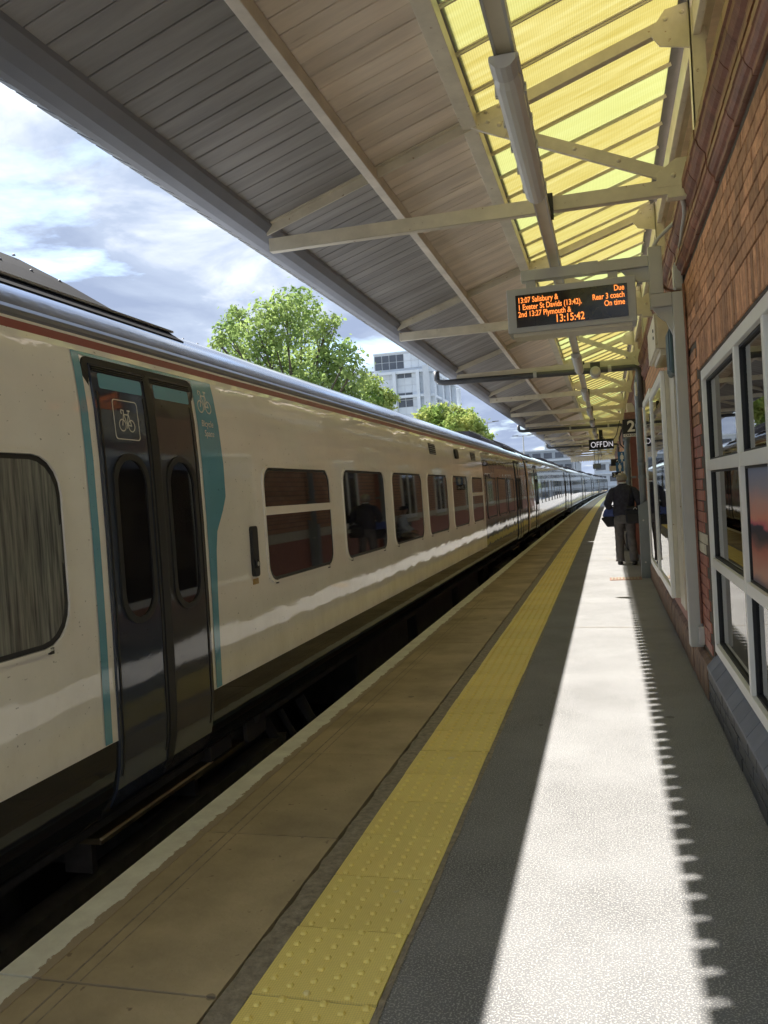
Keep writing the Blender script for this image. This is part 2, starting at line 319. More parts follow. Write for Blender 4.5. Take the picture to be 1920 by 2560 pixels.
# ------------------------------------------------------------------ mesh helpers
class MB:
    def __init__(s): s.v = []; s.f = []
    def add(s, vs, fs):
        b = len(s.v); s.v += [tuple(p) for p in vs]; s.f += [tuple(i+b for i in f) for f in fs]; return s
    def box(s, x0, x1, y0, y1, z0, z1):
        vs = [(x, y, z) for x in (x0, x1) for y in (y0, y1) for z in (z0, z1)]
        return s.add(vs, [(0, 1, 3, 2), (4, 6, 7, 5), (0, 4, 5, 1), (2, 3, 7, 6), (0, 2, 6, 4), (1, 5, 7, 3)])
    def bar(s, p0, p1, w, h, up=(0, 0, 1)):
        p0, p1 = Vector(p0), Vector(p1); d = (p1-p0).normalized(); up = Vector(up)
        a = d.cross(up).normalized(); b = a.cross(d).normalized()
        vs = []
        for p in (p0, p1):
            for i, j in ((-1, -1), (1, -1), (1, 1), (-1, 1)): vs.append(p+a*(i*w/2)+b*(j*h/2))
        return s.add(vs, [(3, 2, 1, 0), (4, 5, 6, 7), (0, 1, 5, 4), (1, 2, 6, 5), (2, 3, 7, 6), (3, 0, 4, 7)])
    def tube(s, pts, r, n=8, caps=True):
        pts = [Vector(p) for p in pts]; rs = r if isinstance(r, (list, tuple)) else [r]*len(pts)
        base = len(s.v); prev = None
        for i, p in enumerate(pts):
            d = (pts[min(i+1, len(pts)-1)]-pts[max(i-1, 0)]).normalized()
            a = d.orthogonal().normalized() if prev is None else (prev-d*prev.dot(d)).normalized()
            prev = a; b = d.cross(a)
            for k in range(n):
                t = 2*math.pi*k/n; s.v.append(tuple(p+(a*math.cos(t)+b*math.sin(t))*rs[i]))
        for i in range(len(pts)-1):
            for k in range(n):
                s.f.append((base+i*n+k, base+i*n+(k+1) % n, base+(i+1)*n+(k+1) % n, base+(i+1)*n+k))
        if caps:
            s.f.append(tuple(base+k for k in reversed(range(n)))); s.f.append(tuple(base+(len(pts)-1)*n+k for k in range(n)))
        return s
    def rings(s, rings, close=True, caps=True):
        base = len(s.v); n = len(rings[0])
        for r in rings: s.v += [tuple(p) for p in r]
        for i in range(len(rings)-1):
            for k in range(n if close else n-1):
                s.f.append((base+i*n+k, base+i*n+(k+1) % n, base+(i+1)*n+(k+1) % n, base+(i+1)*n+k))
        if caps:
            s.f.append(tuple(base+k for k in reversed(range(n)))); s.f.append(tuple(base+(len(rings)-1)*n+k for k in range(n)))
        return s
    def ell(s, c, rx, ry, rz, n=12, m=8, z0=-1., z1=1.):
        rs = []
        for i in range(m+1):
            t = z0+(z1-z0)*i/m; t = max(-.999, min(.999, t)); q = math.sqrt(1-t*t)
            rs.append([(c[0]+rx*q*math.cos(2*math.pi*k/n), c[1]+ry*q*math.sin(2*math.pi*k/n), c[2]+rz*t) for k in range(n)])
        return s.rings(rs)
    def prism(s, poly, fn0, fn1):
        n = len(poly); b = len(s.v)
        s.v += [tuple(fn0(*p)) for p in poly]+[tuple(fn1(*p)) for p in poly]
        s.f.append(tuple(b+i for i in reversed(range(n)))); s.f.append(tuple(b+n+i for i in range(n)))
        for i in range(n): s.f.append((b+i, b+(i+1) % n, b+n+(i+1) % n, b+n+i))
        return s
    def mesh(s, name, mat, smooth=False):
        me = bpy.data.meshes.new(name); me.from_pydata(s.v, [], s.f)
        if mat: me.materials.append(MT[mat] if isinstance(mat, str) else mat)
        if smooth: me.polygons.foreach_set('use_smooth', [True]*len(me.polygons))
        me.update(); return me
    def build(s, name, mat, parent=None, smooth=False, fix=False, bev=0):
        o = bpy.data.objects.new(name, s.mesh(name, mat, smooth)); COL.objects.link(o); o.parent = parent
        if fix:
            import bmesh
            bm = bmesh.new(); bm.from_mesh(o.data); bmesh.ops.recalc_face_normals(bm, faces=bm.faces); bm.to_mesh(o.data); bm.free()
        if bev:
            md = o.modifiers.new('bevel', 'BEVEL'); md.width = bev; md.segments = 2; md.limit_method = 'ANGLE'
        return o
def place(name, me, parent, loc=(0, 0, 0), rot=(0, 0, 0)):
    o = bpy.data.objects.new(name, me); COL.objects.link(o); o.parent = parent; o.location = loc; o.rotation_euler = rot; return o
def tag(o, label=None, cat=None, group=None, kind=None):
    if label: o['label'] = label
    if cat: o['category'] = cat
    if group: o['group'] = group
    if kind: o['kind'] = kind
    return o
def thing(name, label, cat, loc=(0, 0, 0), rotz=0, group=None):
    o = bpy.data.objects.new(name, None); COL.objects.link(o); o.location = loc; o.rotation_euler = (0, 0, rotz); o.empty_display_size = .2
    return tag(o, label, cat, group)
def text(name, body, size, mat, parent, loc, rot, align='LEFT', ext=.001, bold=0, sx=1):
    cu = bpy.data.curves.new(name, 'FONT'); cu.body = body; cu.size = size; cu.align_x = align; cu.extrude = ext; cu.offset = bold
    tmp = bpy.data.objects.new(name, cu); COL.objects.link(tmp); bpy.context.view_layer.update()
    me = bpy.data.meshes.new_from_object(tmp.evaluated_get(bpy.context.evaluated_depsgraph_get())); bpy.data.objects.remove(tmp); me.materials.clear(); me.materials.append(MT[mat])
    o = bpy.data.objects.new(name, me); COL.objects.link(o); o.parent = parent; o.location = loc; o.rotation_euler = rot
    o.scale = (sx, 1, 1); return o
def rrect(x0, x1, z0, z1, r, n=5):
    p = []
    for cx, cz, a0 in ((x1-r, z1-r, 0), (x0+r, z1-r, 90), (x0+r, z0+r, 180), (x1-r, z0+r, 270)):
        for k in range(n+1):
            a = R(a0+90*k/n); p.append((cx+r*math.cos(a), cz+r*math.sin(a)))
    return p
# ------------------------------------------------------------------ ground, track, platform
def cx(y): return 0. if y < 18 else 1.84*((y-18)/130)**2
def ca(y): return 0. if y < 18 else -math.atan(2*1.84*(y-18)/130**2)
def sheet(name, mat, xl, xr, z, y0, y1, dy=2.0, parent=None, curve=True):
    mb = MB(); n = max(1, int((y1-y0)/dy)); rows = []
    for i in range(n+1):
        y = y0+(y1-y0)*i/n; c = cx(y) if curve else 0
        rows.append([(xl+c, y, z), (xr+(c if curve == 1 else 0), y, z)])
    mb.rings([r[::-1] for r in rows], close=False, caps=False)
    return mb.build(name, mat, parent)
tag(MB().add([(-2500, -800, -1.2), (2500, -800, -1.2), (2500, 4000, -1.2), (-2500, 4000, -1.2)], [(0, 1, 2, 3)]).build('ground', 'ground'), kind='structure')
bed = tag(sheet('track_bed', 'ballast', -14, -1.9, -1.05, -12, 190), kind='structure')
for lat in (-3.55-.7175, -3.55+.7175):
    mb = MB(); rr = []
    for i in range(51):
        y = -12+200*i/50; c = cx(y)+lat
        rr.append([(c-.035, y, -1.04), (c+.035, y, -1.04), (c+.03, y, -.905), (c-.03, y, -.905)])
    tag(mb.rings(rr).build('rail', 'rail', bed, fix=True))
PF = tag(sheet('platform', 'asphalt', -1.22, 0.9, 0, -6, 57.2, 2, curve=True), kind='structure')
sheet('platform_end', 'asphalt', -1.22, 3.6, 0, 57.2, 170, 2, PF)
mb = MB(); rr = []
for i in range(80):
    y = -6+176*i/79; c = cx(y); rr.append([(-1.98+c, y, -1.1), (-1.98+c, y, -.12)])
mb.rings(rr, close=False, caps=False).build('platform_face', 'brickwall', PF)
# asphalt joint beside the coping, a little proud and ragged
mb = MB(); rr = []
for i in range(900):
    y = -2+62*i/899; c = cx(y); a = random.uniform(-.007, .007); b = random.uniform(-.003, .003)
    rr.append([(-1.137+c+b, y, .004), (-1.222+c+a, y, .004)])
mb.rings(rr, close=False, caps=False).build('joint_strip', 'joint', PF)
mb = MB(); rr = []
for i in range(300):
    y = -2+62*i/299; c = cx(y); a = random.uniform(-.006, .006)
    rr.append([(-.712+c+a, y, .003), (-.737+c, y, .003)])
mb.rings(rr, close=False, caps=False).build('joint_strip', 'joint', PF)
sm = MB()
prof = [(0.012, 0), (0.003, -.006), (0, -.03), (0, -.13), (.80, -.13), (.80, 0)]
sm.prism(prof, lambda x, z: (x, .004, z), lambda x, z: (x, 1.186, z))
slab_me = sm.mesh('coping_slab', 'stone')
em = MB()
pp = [(-.003, -.10), (-.003, -.03), (.001, -.004), (.011, .003), (.172, .003), (.172, -.02), (.012, -.02), (.012, -.10)]
em.prism(pp, lambda x, z: (x, .0035, z), lambda x, z: (x, 1.1865, z))
edge_me = em.mesh('edge_marking', 'edge')
gm = MB().box(.265, .272, .01, 1.18, 0, .0012).box(.315, .319, .01, 1.18, 0, .0012)
groove_me = gm.mesh('score_line', 'joint')
for k in range(-4, 50):
    y = 2.29+1.19*k
    s = place('coping_slab', slab_me, PF, (-2.04+cx(y), y, random.uniform(-.002, .002)), (0, 0, ca(y)))
    place('edge_marking', edge_me, s)
    if k < 8: place('score_line', groove_me, s)
sheet('coping_run', 'stone', -2.04, -1.22, -.001, 61.5, 170, 2, PF)
sheet('edge_run', 'edge', -2.04, -1.86, .004, 61.5, 170, 2, PF)
# tactile tiles with staggered studs
tm = MB().box(0, .398, .001, .397, -.01, .006)
for j in range(12):
    for i in range(3):
        x = .045+.133*i+(.0665 if j % 2 else 0)-.005; y = .017+.0333*j
        if x > .385: continue
        tm.add([(x+a, y+b, .0068) for a, b in ((-.015, -.0145), (.015, -.0145), (.015, .0145), (-.015, .0145))], [(0, 1, 2, 3)])
        n = 8; r0, r1 = .0135, .0080
        tm.add([(x+r*math.cos(2*math.pi*q/n), y+r*math.sin(2*math.pi*q/n), z) for r, z in ((r0, .0068), (r1, .0148)) for q in range(n)],
               [(q, (q+1) % n, n+(q+1) % n, n+q) for q in range(n)]+[tuple(n+q for q in range(n))])
tile_me = tm.mesh('tactile_tile', 'tile')
for k in range(-4, 148):
    y = 2.325+.4035*k
    place('tactile_tile', tile_me, PF, (-1.135+cx(y)+random.uniform(-.003, .003), y, random.uniform(-.0012, .0012)), (random.uniform(-.004, .004), random.uniform(-.003, .003), ca(y)+random.uniform(-.004, .004)))
sheet('tactile_run', 'tile', -1.135, -.735, .006, 62.0, 170, 2, PF)
# tar seams in the asphalt
for pts in ([(-.70, 16.6), (-.2, 16.75), (.3, 16.62), (.6, 16.7)], [(-.15, 17.6), (.05, 16.9), (.22, 16.3), (.30, 15.7)], [(-.70, 24.3), (0, 24.1), (.6, 24.3)], [(-.70, 9.0), (-.3, 9.03), (.1, 8.98), (.57, 9.0)]):
    r_ = []
    for i in range(len(pts)-1):
        for k in range(8):
            t_ = k/8; x = pts[i][0]+(pts[i+1][0]-pts[i][0])*t_+random.uniform(-.01, .01); y = pts[i][1]+(pts[i+1][1]-pts[i][1])*t_+random.uniform(-.01, .01)
            r_.append([(x-.003, y-.006, .0025), (x+.005, y+.008, .0025)])
    MB().rings(r_, close=False, caps=False).build('tar_seam', 'joint', PF, fix=True)
# iron drain cover let into the asphalt
dc = thing('drain_cover', 'rusty slotted iron drain cover set in the asphalt before the walking man', 'drain', (.2, 13.55, 0))
MB().box(-.24, .24, -.21, .21, -.02, .003).build('frame', 'rust', dc)
for i in range(9):
    MB().box(-.2+.048*i-.014, -.2+.048*i+.014, -.17, .17, .003, .009).build('slat', 'joint', dc)

# ------------------------------------------------------------------ station building
B = thing('station_building', 'brown brick station building with painted lower wall and white framed window', 'building', (0, 0, 0))
WX = .62
WIN0, WIN1, WZ0, WZ1 = -.6, 5.87, .35, 2.20
# solid wall behind the bricks (mortar plane 8 mm behind the brick faces)
mb = MB()
mb.box(WX+.008, .95, -6, 7.4, WZ1, 3.36); mb.box(WX+.008, .95, WIN1, 7.4, -.5, WZ1)
mb.box(WX+.03, .95, -6, WIN1, -.5, .33); mb.box(WX+.008, .95, -6, WIN0, .33, WZ1)
mb.build('wall', 'mortar', B)
MB().box(WX, .95, 7.4, 57, -.5, 3.36).build('wall', 'brickwall', B)
MB().box(.95, 1.3, -6, 57, -.5, 5.2).build('upper_wall', 'board', B)
MB().box(.66, .95, -6, 57, 3.36, 3.42).build('wall_coping', 'mortar', B)
MB().box(.80, .95, -6, 57, 3.42, 3.95).build('upper_wall', 'mould', B)
# individual bricks
cnt = 0
def brick_mesh(lx, lz, d=.03):
    j = .0075; mb = MB()
    x0, x1, y0, y1, z0, z1 = 0, d, j/2, lx-j/2, j/2, lz-j/2
    c = .003
    vs = [(x1, y0, z0), (x1, y1, z0), (x1, y1, z1), (x1, y0, z1), (c, y0, z0), (c, y1, z0), (c, y1, z1), (c, y0, z1),
          (0, y0+c, z0+c), (0, y1-c, z0+c), (0, y1-c, z1-c), (0, y0+c, z1-c)]
    return mb.add(vs, [(4, 5, 1, 0), (5, 6, 2, 1), (6, 7, 3, 2), (7, 4, 0, 3), (8, 9, 5, 4), (9, 10, 6, 5), (10, 11, 7, 6), (11, 8, 4, 7), (11, 10, 9, 8)])
BM = {}
def brick(ly, lz, mat, y, z, parent=B, x=WX):
    k = (round(ly, 4), round(lz, 4), mat)
    if k not in BM: BM[k] = brick_mesh(ly, lz).mesh('brick', mat)
    place('brick', BM[k], parent, (x+random.uniform(-.002, .0015), y, z))
ch = .0745; lx = .228
for k in range(49):                                     # soldier course over the window
    y = 5.93-.0695*(k+1); brick(.0695, .215, 'brick', y, WZ1+.012)
z = WZ1+.012+.215; row = 0
while z+ch < 2.99:
    y = 7.38-(lx/2 if row % 2 else 0)
    while y-lx > 2.55:
        n = lx if (row+int(y*7)) % 3 else lx/2
        y -= n; brick(n, ch, 'brick', y, z)
    z += ch; row += 1
z = .30; row = 0
while z+ch < WZ1+.22:
    y = 6.74
    first = lx/2 if row % 2 else lx
    for n in (first, lx, lx, lx/2):
        if y-n < 5.88: n = y-5.88
        if n < .04: break
        y -= n
        if .90 < z < 1.05: brick(n, ch, 'bandwhite', y, z)
        elif z < 1.82: brick(n, ch, 'redbrick', y, z)
        else: brick(n, ch, 'brick', y, z)
    z += ch; row += 1
MB().box(WX-.006, .7, 6.76, 57, .90, 1.05).build('painted_band', 'bandwhite', B)
MB().box(WX-.003, .7, 6.76, 57, .24, .90).build('painted_wall', 'redbrick', B)
# two moulded string courses built of bullnose bricks
def bullnose(x0, z0, z1, proj, n=8):
    zc, h = (z0+z1)/2, (z1-z0)/2
    pts = [(x0+.05, z1), (x0, z1)]
    for k in range(n+1):
        a = math.pi/2-math.pi*k/n; pts.append((x0-proj*max(0, math.cos(a))**.7, zc+h*.92*math.sin(a)))
    return pts+[(x0, z0), (x0+.05, z0)]
def cornice(x0, z0, z1, p, up):
    h = z1-z0
    q = [(x0+.05, z1), (x0-p, z1), (x0-p*1.0, z1-h*.30), (x0-p*.86, z1-h*.34), (x0-p*.80, z1-h*.48), (x0-p*.58, z1-h*.64), (x0-p*.34, z1-h*.74), (x0-p*.30, z1-h*.80), (x0-p*.30, z0+h*.02), (x0-p*.1, z0), (x0+.05, z0)]
    return q
for z0, z1, pj in ((2.99, 3.10, .05), (3.19, 3.36, .075)):
    pm = MB().prism(cornice(WX, z0, z1, pj, 1), lambda x, z: (x, .0015, z), lambda x, z: (x, .2265, z)).mesh('moulded_brick', 'mould')
    for k in range(62):
        place('moulded_brick', pm, B, (random.uniform(-.003, .003), 1.6+.229*k, random.uniform(-.003, .003)), (0, 0, random.uniform(-.008, .008)))
    MB().prism(cornice(WX, z0, z1, pj, 1), lambda x, z: (x, 15.8, z), lambda x, z: (x, 57, z)).build('string_course', 'mould', B)
for k in range(24):
    brick(lx, .080, 'brick', 2.3+lx*k, 3.105)
# brick plinth with bullnose top beyond the window, blue brick plinth beneath it
for k in range(18):
    y = 5.90+.232*k
    pm = MB().prism([(.70, .01), (.575, .01), (.575, .20), (.585, .235), (.615, .255), (.70, .262)], lambda x, zz: (x, .003, zz), lambda x, zz: (x, .229, zz)).mesh('plinth_brick', 'plinth', False) if k == 0 else pm
    place('plinth_brick', pm, B, (random.uniform(-.003, .003), y, random.uniform(-.003, .003)))
MB().prism([(.70, -.1), (.575, -.1), (.575, .20), (.615, .255), (.70, .262)], lambda x, zz: (x, 10.1, zz), lambda x, zz: (x, 57, zz)).build('plinth', 'plinth', B)
MB().box(.588, .66, -6, 5.895, -.2, .235).build('plinth_core', 'lightmortar', B)
for r_ in range(3):
    z0 = .006+.0765*r_
    for k in range(28):
        y = 5.89-(.117 if r_ % 2 else 0)-.234*(k+1)
        brick(.232, .0735, 'engbrick', y+.001, z0, x=.580)
    if r_ % 2: brick(.115, .0735, 'engbrick', 5.775, z0, x=.580)
sm_ = MB().prism([(.575, .232), (.575, .250), (.655, .345), (.68, .345), (.68, .232)], lambda x, zz: (x, .003, zz), lambda x, zz: (x, .229, zz)).mesh('sill_brick', 'sillbrick')
for k in range(28): place('sill_brick', sm_, B, (0, 5.89-.2325*(k+1), random.uniform(-.001, .001)))
# window: one frame, mullions and transoms as sub-parts, panes behind
fx0, fx1 = .630, .70
mb = MB(); mb.box(fx0, fx1, WIN0, WIN1, WZ1-.065, WZ1); mb.box(fx0, fx1, WIN0, WIN1, WZ0, WZ0+.06)
mb.box(fx0, fx1, WIN1-.05, WIN1, WZ0+.06, WZ1-.065); mb.box(fx0, fx1, WIN0, WIN0+.05, WZ0+.06, WZ1-.065)
WF = mb.build('window', 'whiteframe', B, bev=.003); tag(WF, 'white aluminium window frame with nine or more panes')
MULL = [4.45, 3.66, 2.6, 1.5, .4]
TR_ = [(.915, .975), (1.545, 1.612)]
ys = [WIN1-.05]+MULL+[WIN0+.05]
for y in MULL: MB().box(fx0+.002, fx1-.01, y-.026, y+.026, WZ0+.06, WZ1-.065).build('mullion', 'whiteframe', WF, bev=.002)
for a, b in TR_:
    for i in range(len(ys)-1):
        y1 = ys[i]-(.026 if i else 0); y0 = ys[i+1]+(.026 if i < len(MULL) else 0)
        MB().box(fx0+.004, fx1-.012, y0, y1, a, b).build('transom', 'whiteframe', WF, bev=.002)
zz = [(WZ0+.06, .915), (.975, 1.545), (1.612, WZ1-.065)]
for i in range(len(ys)-1):
    for z0, z1 in zz:
        y1 = ys[i]-(.026 if i else 0); y0 = ys[i+1]+(.026 if i < len(MULL) else 0)
        g = MB()
        for q in ((y0, y0+.014, z0, z1), (y1-.014, y1, z0, z1), (y0+.014, y1-.014, z0, z0+.012), (y0+.014, y1-.014, z1-.012, z1)):
            g.box(fx1-.045, fx1-.011, q[0], q[1], q[2], q[3])
        g.build('gasket', 'black', WF)
        MB().box(fx1-.030, fx1-.024, y0+.015, y1-.015, z0+.013, z1-.013).build('pane', 'glass', WF)
# dim room behind the glass
mb = MB(); mb.box(2.6, 2.7, -1.5, 7, -.1, 2.6); mb.box(.96, 2.6, 6.6, 6.7, -.1, 2.6); mb.box(.96, 2.6, -1.5, 6.6, 2.5, 2.6); mb.box(.96, 2.6, -1.5, 6.6, -.1, 0); mb.box(.96, 2.6, -1.6, -1.5, -.1, 2.6)
mb.build('room_lining', 'room', B)
MB().box(.705, .95, 5.62, 5.87, .3, 2.2).build('window_reveal', 'postgrey', B)
# posters behind the panes
o = MB().box(-.002, .002, -.345, .345, -.28, .28).build('poster', 'sunset'); o.location = (.667, 4.055, 1.26)
tag(o, 'sunset landscape poster with orange sky behind the middle window pane', 'poster')
o = MB().box(-.002, .002, -.16, .16, -.27, .27).build('poster', 'bluepaper'); o.location = (.715, 5.15, 1.27)
tag(o, 'narrow blue and white poster behind the pane nearest the grey post', 'poster')
# plain windows along the far wall
for y0, y1 in ((15.2, 16.6), (20.4, 21.9), (24.6, 26.1), (30.2, 31.7), (36, 37.5), (43, 44.5), (50, 51.5)):
    f = MB()
    for q in ((y0, y0+.09, .95, 2.6), (y1-.09, y1, .95, 2.6), (y0+.09, y1-.09, .95, 1.05), (y0+.09, y1-.09, 2.5, 2.6), ((y0+y1)/2-.04, (y0+y1)/2+.04, 1.05, 2.5)):
        f.box(.58, .66, *q)
    f = f.build('window', 'whiteframe', B)
    MB().box(.602, .612, y0+.09, y1-.09, 1.05, 2.5).build('pane', 'trainglass', f)
    MB().box(.54, .618, y0-.06, y1+.06, .86, .93).build('sill', 'bandwhite', f)
# brick pier carrying the car-stop sign
MB().box(.50, WX+.1, 18.0, 18.6, 0, 3.1).build('pier', 'redbrick', B)
MB().box(.44, .56, 18.62, 18.72, 0, 3.0).build('door_post', 'cream', B)
tag(MB().box(.47, .499, 18.02, 18.1, 0, 2.7).build('corner_guard', 'cream', B))

# ------------------------------------------------------------------ canopy
CN = thing('platform_canopy', 'cream riveted steel platform canopy with boarded soffit and yellow rooflights', 'canopy', (0, 0, 0))
def rz(x): return 3.98+.33*(x+.735)
SL = math.atan(.33); CE = 58.0
XO = -2.30                                               # outer end of the boards
bm_ = MB(); j = .0038; c = .004
prof = [(j, c), (j+c, 0), (.145-j-c, 0), (.145-j, c), (.145-j, .018), (j, .018)]
nb = int((CE+.5)/.145)
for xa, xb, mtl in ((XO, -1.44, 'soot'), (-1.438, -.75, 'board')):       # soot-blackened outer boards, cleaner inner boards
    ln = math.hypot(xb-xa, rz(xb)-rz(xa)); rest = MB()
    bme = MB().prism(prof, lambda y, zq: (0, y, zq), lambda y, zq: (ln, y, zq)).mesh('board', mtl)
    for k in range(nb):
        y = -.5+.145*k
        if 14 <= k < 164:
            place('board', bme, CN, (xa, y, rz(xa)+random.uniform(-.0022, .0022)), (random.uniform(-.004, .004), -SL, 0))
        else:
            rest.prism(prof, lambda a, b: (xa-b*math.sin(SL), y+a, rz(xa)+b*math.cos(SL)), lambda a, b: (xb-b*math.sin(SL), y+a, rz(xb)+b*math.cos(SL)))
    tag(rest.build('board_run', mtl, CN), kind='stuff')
def beam(name, x, w, h, mat, y0=-.5, y1=CE, dz=0, bev=.004):
    return MB().box(x-w/2, x+w/2, y0, y1, rz(x)-h+dz, rz(x)+dz).build(name, mat, CN, bev=bev)
mb = MB()                                                # opaque sheeting above the boards
mb.prism([(-2.41, rz(-2.41)+.03), (-.70, rz(-.70)+.03), (-.70, rz(-.70)+.06), (-2.41, rz(-2.41)+.06)], lambda x, zq: (x, -.5, zq), lambda x, zq: (x, CE, zq))
mb.build('roof_sheet', 'sheet', CN)
beam('purlin', -1.44, .065, .085, 'purlin', dz=-.001)
# eaves box with a notched flashing
ev = [(-2.19, 3.55), (-2.20, 3.47), (-2.24, 3.425), (-2.30, 3.395), (-2.36, 3.383), (-2.405, 3.385), (-2.415, 3.43), (-2.41, 3.50)]
mb = MB(); mb.prism(ev, lambda x, zq: (x, -.5, zq), lambda x, zq: (x, CE, zq)); mb.build('eaves_gutter', 'eaves', CN, smooth=False)
mb = MB(); y = -.5
while y < CE:
    q_ = random.uniform(.114, .132); e_ = random.uniform(-.012, .006)
    mb.prism([(-2.408, 3.387), (-2.515+e_, 3.449-e_*.6), (-2.513+e_, 3.456-e_*.6), (-2.408, 3.400)], lambda x, zq: (x, y, zq), lambda x, zq: (x, y+q_, zq)); y += .159
mb.build('eaves_flashing', 'dkgrey', CN)
beam('glazing_beam', -.755, .10, .10, 'cream', dz=.03)
# rooflight panels between bars
px0, px1 = -.715, .60
pl = math.hypot(px1-px0, rz(px1)-rz(px0))
gp = MB(); seg = 26
pts = []
gp.box(0, pl, .0, .482, .034, .038)
gme = gp.mesh('rooflight_panel', 'grp')
gb = MB().box(0, pl, -.006, .006, .008, .033).box(0, pl, -.014, .014, .024, .0325)
gbm = gb.mesh('glazing_bar', 'bar')
ng = int((CE+.4)/.503)
for k in range(ng+1):
    y = -.195+.503*k
    place('glazing_bar', gbm, CN, (px0, y, rz(px0)), (0, -SL, 0))
    if k < ng: place('rooflight_panel', gme, CN, (px0, y+.0105, rz(px0)), (0, -SL, 0))
# lead flashing strip and longitudinal beam at the head
mb = MB(); mb.prism([(.58, rz(.58)+.03), (.70, rz(.70)+.03), (.70, rz(.7)+.05), (.58, rz(.58)+.05)], lambda x, zq: (x, -.5, zq), lambda x, zq: (x, CE, zq)); mb.build('head_flashing', 'dkgrey', CN)
MB().box(.655, .70, -.5, CE, 4.22, 4.40).build('head_beam', 'cream', CN, bev=.004)
MB().box(.70, .76, -.5, CE, 4.27, 4.42).build('head_beam', 'cream', CN, bev=.004)
MB().box(.76, .95, -.5, CE, 4.30, 4.34).build('head_board', 'board', CN)
# trusses
rivet = MB().ell((0, 0, 0), .0155, .0155, .013, 8, 4, 0, 1)
rivet_me = rivet.mesh('rivet', 'cream', True)
def plate(poly, y, t, name='gusset_plate'):
    return MB().prism(poly, lambda x, zq: (x, y-t/2, zq), lambda x, zq: (x, y+t/2, zq)).build(name, 'cream', CN, bev=.002)
TY = [1.76+3.84*i for i in range(15)]
for ti, y in enumerate(TY):
    # rafter under the boards: a T section
    def raf(x0, x1, name):
        m_ = MB()
        for dz0, w_, h_ in ((-.035, .012, .07), (-.005, .075, .010)):
            m_.bar((x0, y, rz(x0)+dz0-.004), (x1, y, rz(x1)+dz0-.004), w_, h_)
        return m_
    raf(-2.25, -.68, 'r').build('rafter', 'cream', CN)
    m_ = MB(); m_.bar((-.68, y, rz(-.68)-.055), (.66, y, rz(.66)-.055), .062, .075); m_.build('rafter', 'cream', CN, bev=.004)
    # tie: angle section
    m_ = MB(); m_.box(-2.22, .50, y-.028, y-.020, 3.285, 3.375); m_.box(-2.22, .50, y-.020, y+.035, 3.367, 3.375)
    m_.box(-2.22, .50, y-.026, y+.036, 3.285, 3.293)
    m_.build('tie_beam', 'cream', CN)
    # raking flat strut from the rafter to the wall post
    m_ = MB(); m_.bar((-.76, y-.012, 3.955), (.58, y-.012, 3.36), .012, .075, (0, 0, 1)); m_.bar((-.76, y+.02, 3.93), (.58, y+.02, 3.335), .05, .010, (0, 0, 1))
    m_.build('strut', 'cream', CN)
    g1 = plate([(-.80, 3.965), (-.50, 4.045), (-.47, 4.00), (-.47, 3.90), (-.53, 3.80), (-.80, 3.93)], y-.024, .012)
    g2 = plate([(.40, 3.33), (.72, 3.33), (.72, 3.50), (.52, 3.50), (.40, 3.42)], y-.024, .012)
    g3 = plate([(.40, 4.29), (.50, 4.42), (.74, 4.46), (.74, 4.19), (.64, 4.16), (.46, 4.20)], y-.026, .012)
    MB().box(.635, .725, y-.05, y-.038, 3.42, 4.45).box(.635, .647, y-.05, y+.04, 3.42, 4.45).build('wall_post', 'cream', CN, bev=.002)
    MB().box(.46, .60, y-.03, y+.05, 3.26, 3.33).build('bracket', 'cream', CN)
    if ti < 9:
        for gx, gz, gpar, yy in [(-.73, 3.965, g1, -.03), (-.64, 3.99, g1, -.03), (-.555, 4.012, g1, -.03), (-.63, 3.925, g1, -.03), (-.555, 3.892, g1, -.03),
                             (.50, 3.395, g2, -.03), (.60, 3.40, g2, -.03), (.50, 4.36, g3, -.032), (.60, 4.385, g3, -.032), (.685, 4.40, g3, -.050), (.685, 4.33, g3, -.050), (.685, 4.25, g3, -.050)]:
            place('rivet', rivet_me, gpar, (gx, y+yy, gz), (R(90), 0, 0))
        st_ = [o for o in CN.children if o.name.startswith('strut')][-1]
        for t_ in (.30, .50, .70):
            place('rivet', rivet_me, st_, (-.76+1.34*t_, y-.018, 3.955-.595*t_+.004), (R(90), 0, 0))
# scalloped boards across the far end
vb = MB().prism([(0, .0), (.15, 0), (.15, -.22), (.075, -.30), (0, -.22)], lambda x, zq: (x, -.012, zq), lambda x, zq: (x, .012, zq)).mesh('valance_board', 'cream')
for k in range(19):
    x = -2.3+.155*k; place('valance_board', vb, CN, (x, CE+.03, 3.36))
MB().bar((-2.35, CE+.02, rz(-2.35)-.02), (.7, CE+.02, rz(.7)-.02), .04, .12).build('end_board', 'cream', CN)
# ------------------------------------------------------------------ train
PROF = [(1.17, .06), (1.26, .13), (1.318, .24), (1.342, .36), (1.35, .47), (1.352, .7), (1.355, 1.0), (1.353, 1.4), (1.346, 1.75), (1.334, 1.98), (1.315, 2.15),
        (1.30, 2.235), (1.28, 2.315), (1.262, 2.37), (1.215, 2.445), (1.12, 2.52), (.95, 2.60), (.70, 2.69), (.38, 2.775), (0, 2.81)]
PZ = [p[1] for p in PROF]; PX = [p[0] for p in PROF]
def lat(z): return float(np.interp(z, PZ, PX))
TC = -3.55
def sweep(prof, u0, u1, nu, both=True):
    mb = MB(); full = prof if not both else None
    for sgn in ((1, -1) if both else (1,)):
        rr = []
        for i in range(nu+1):
            u = u0+(u1-u0)*i/nu
            r_ = [(sgn*x, u, z) for x, z in prof]
            rr.append(r_ if sgn < 0 else r_[::-1])
        mb.rings(rr, close=False, caps=False)
    return mb
def zseg(z0, z1):
    zs = sorted(set([z0, z1]+[z for z in PZ if z0 < z < z1])); return [(lat(z), z) for z in zs]
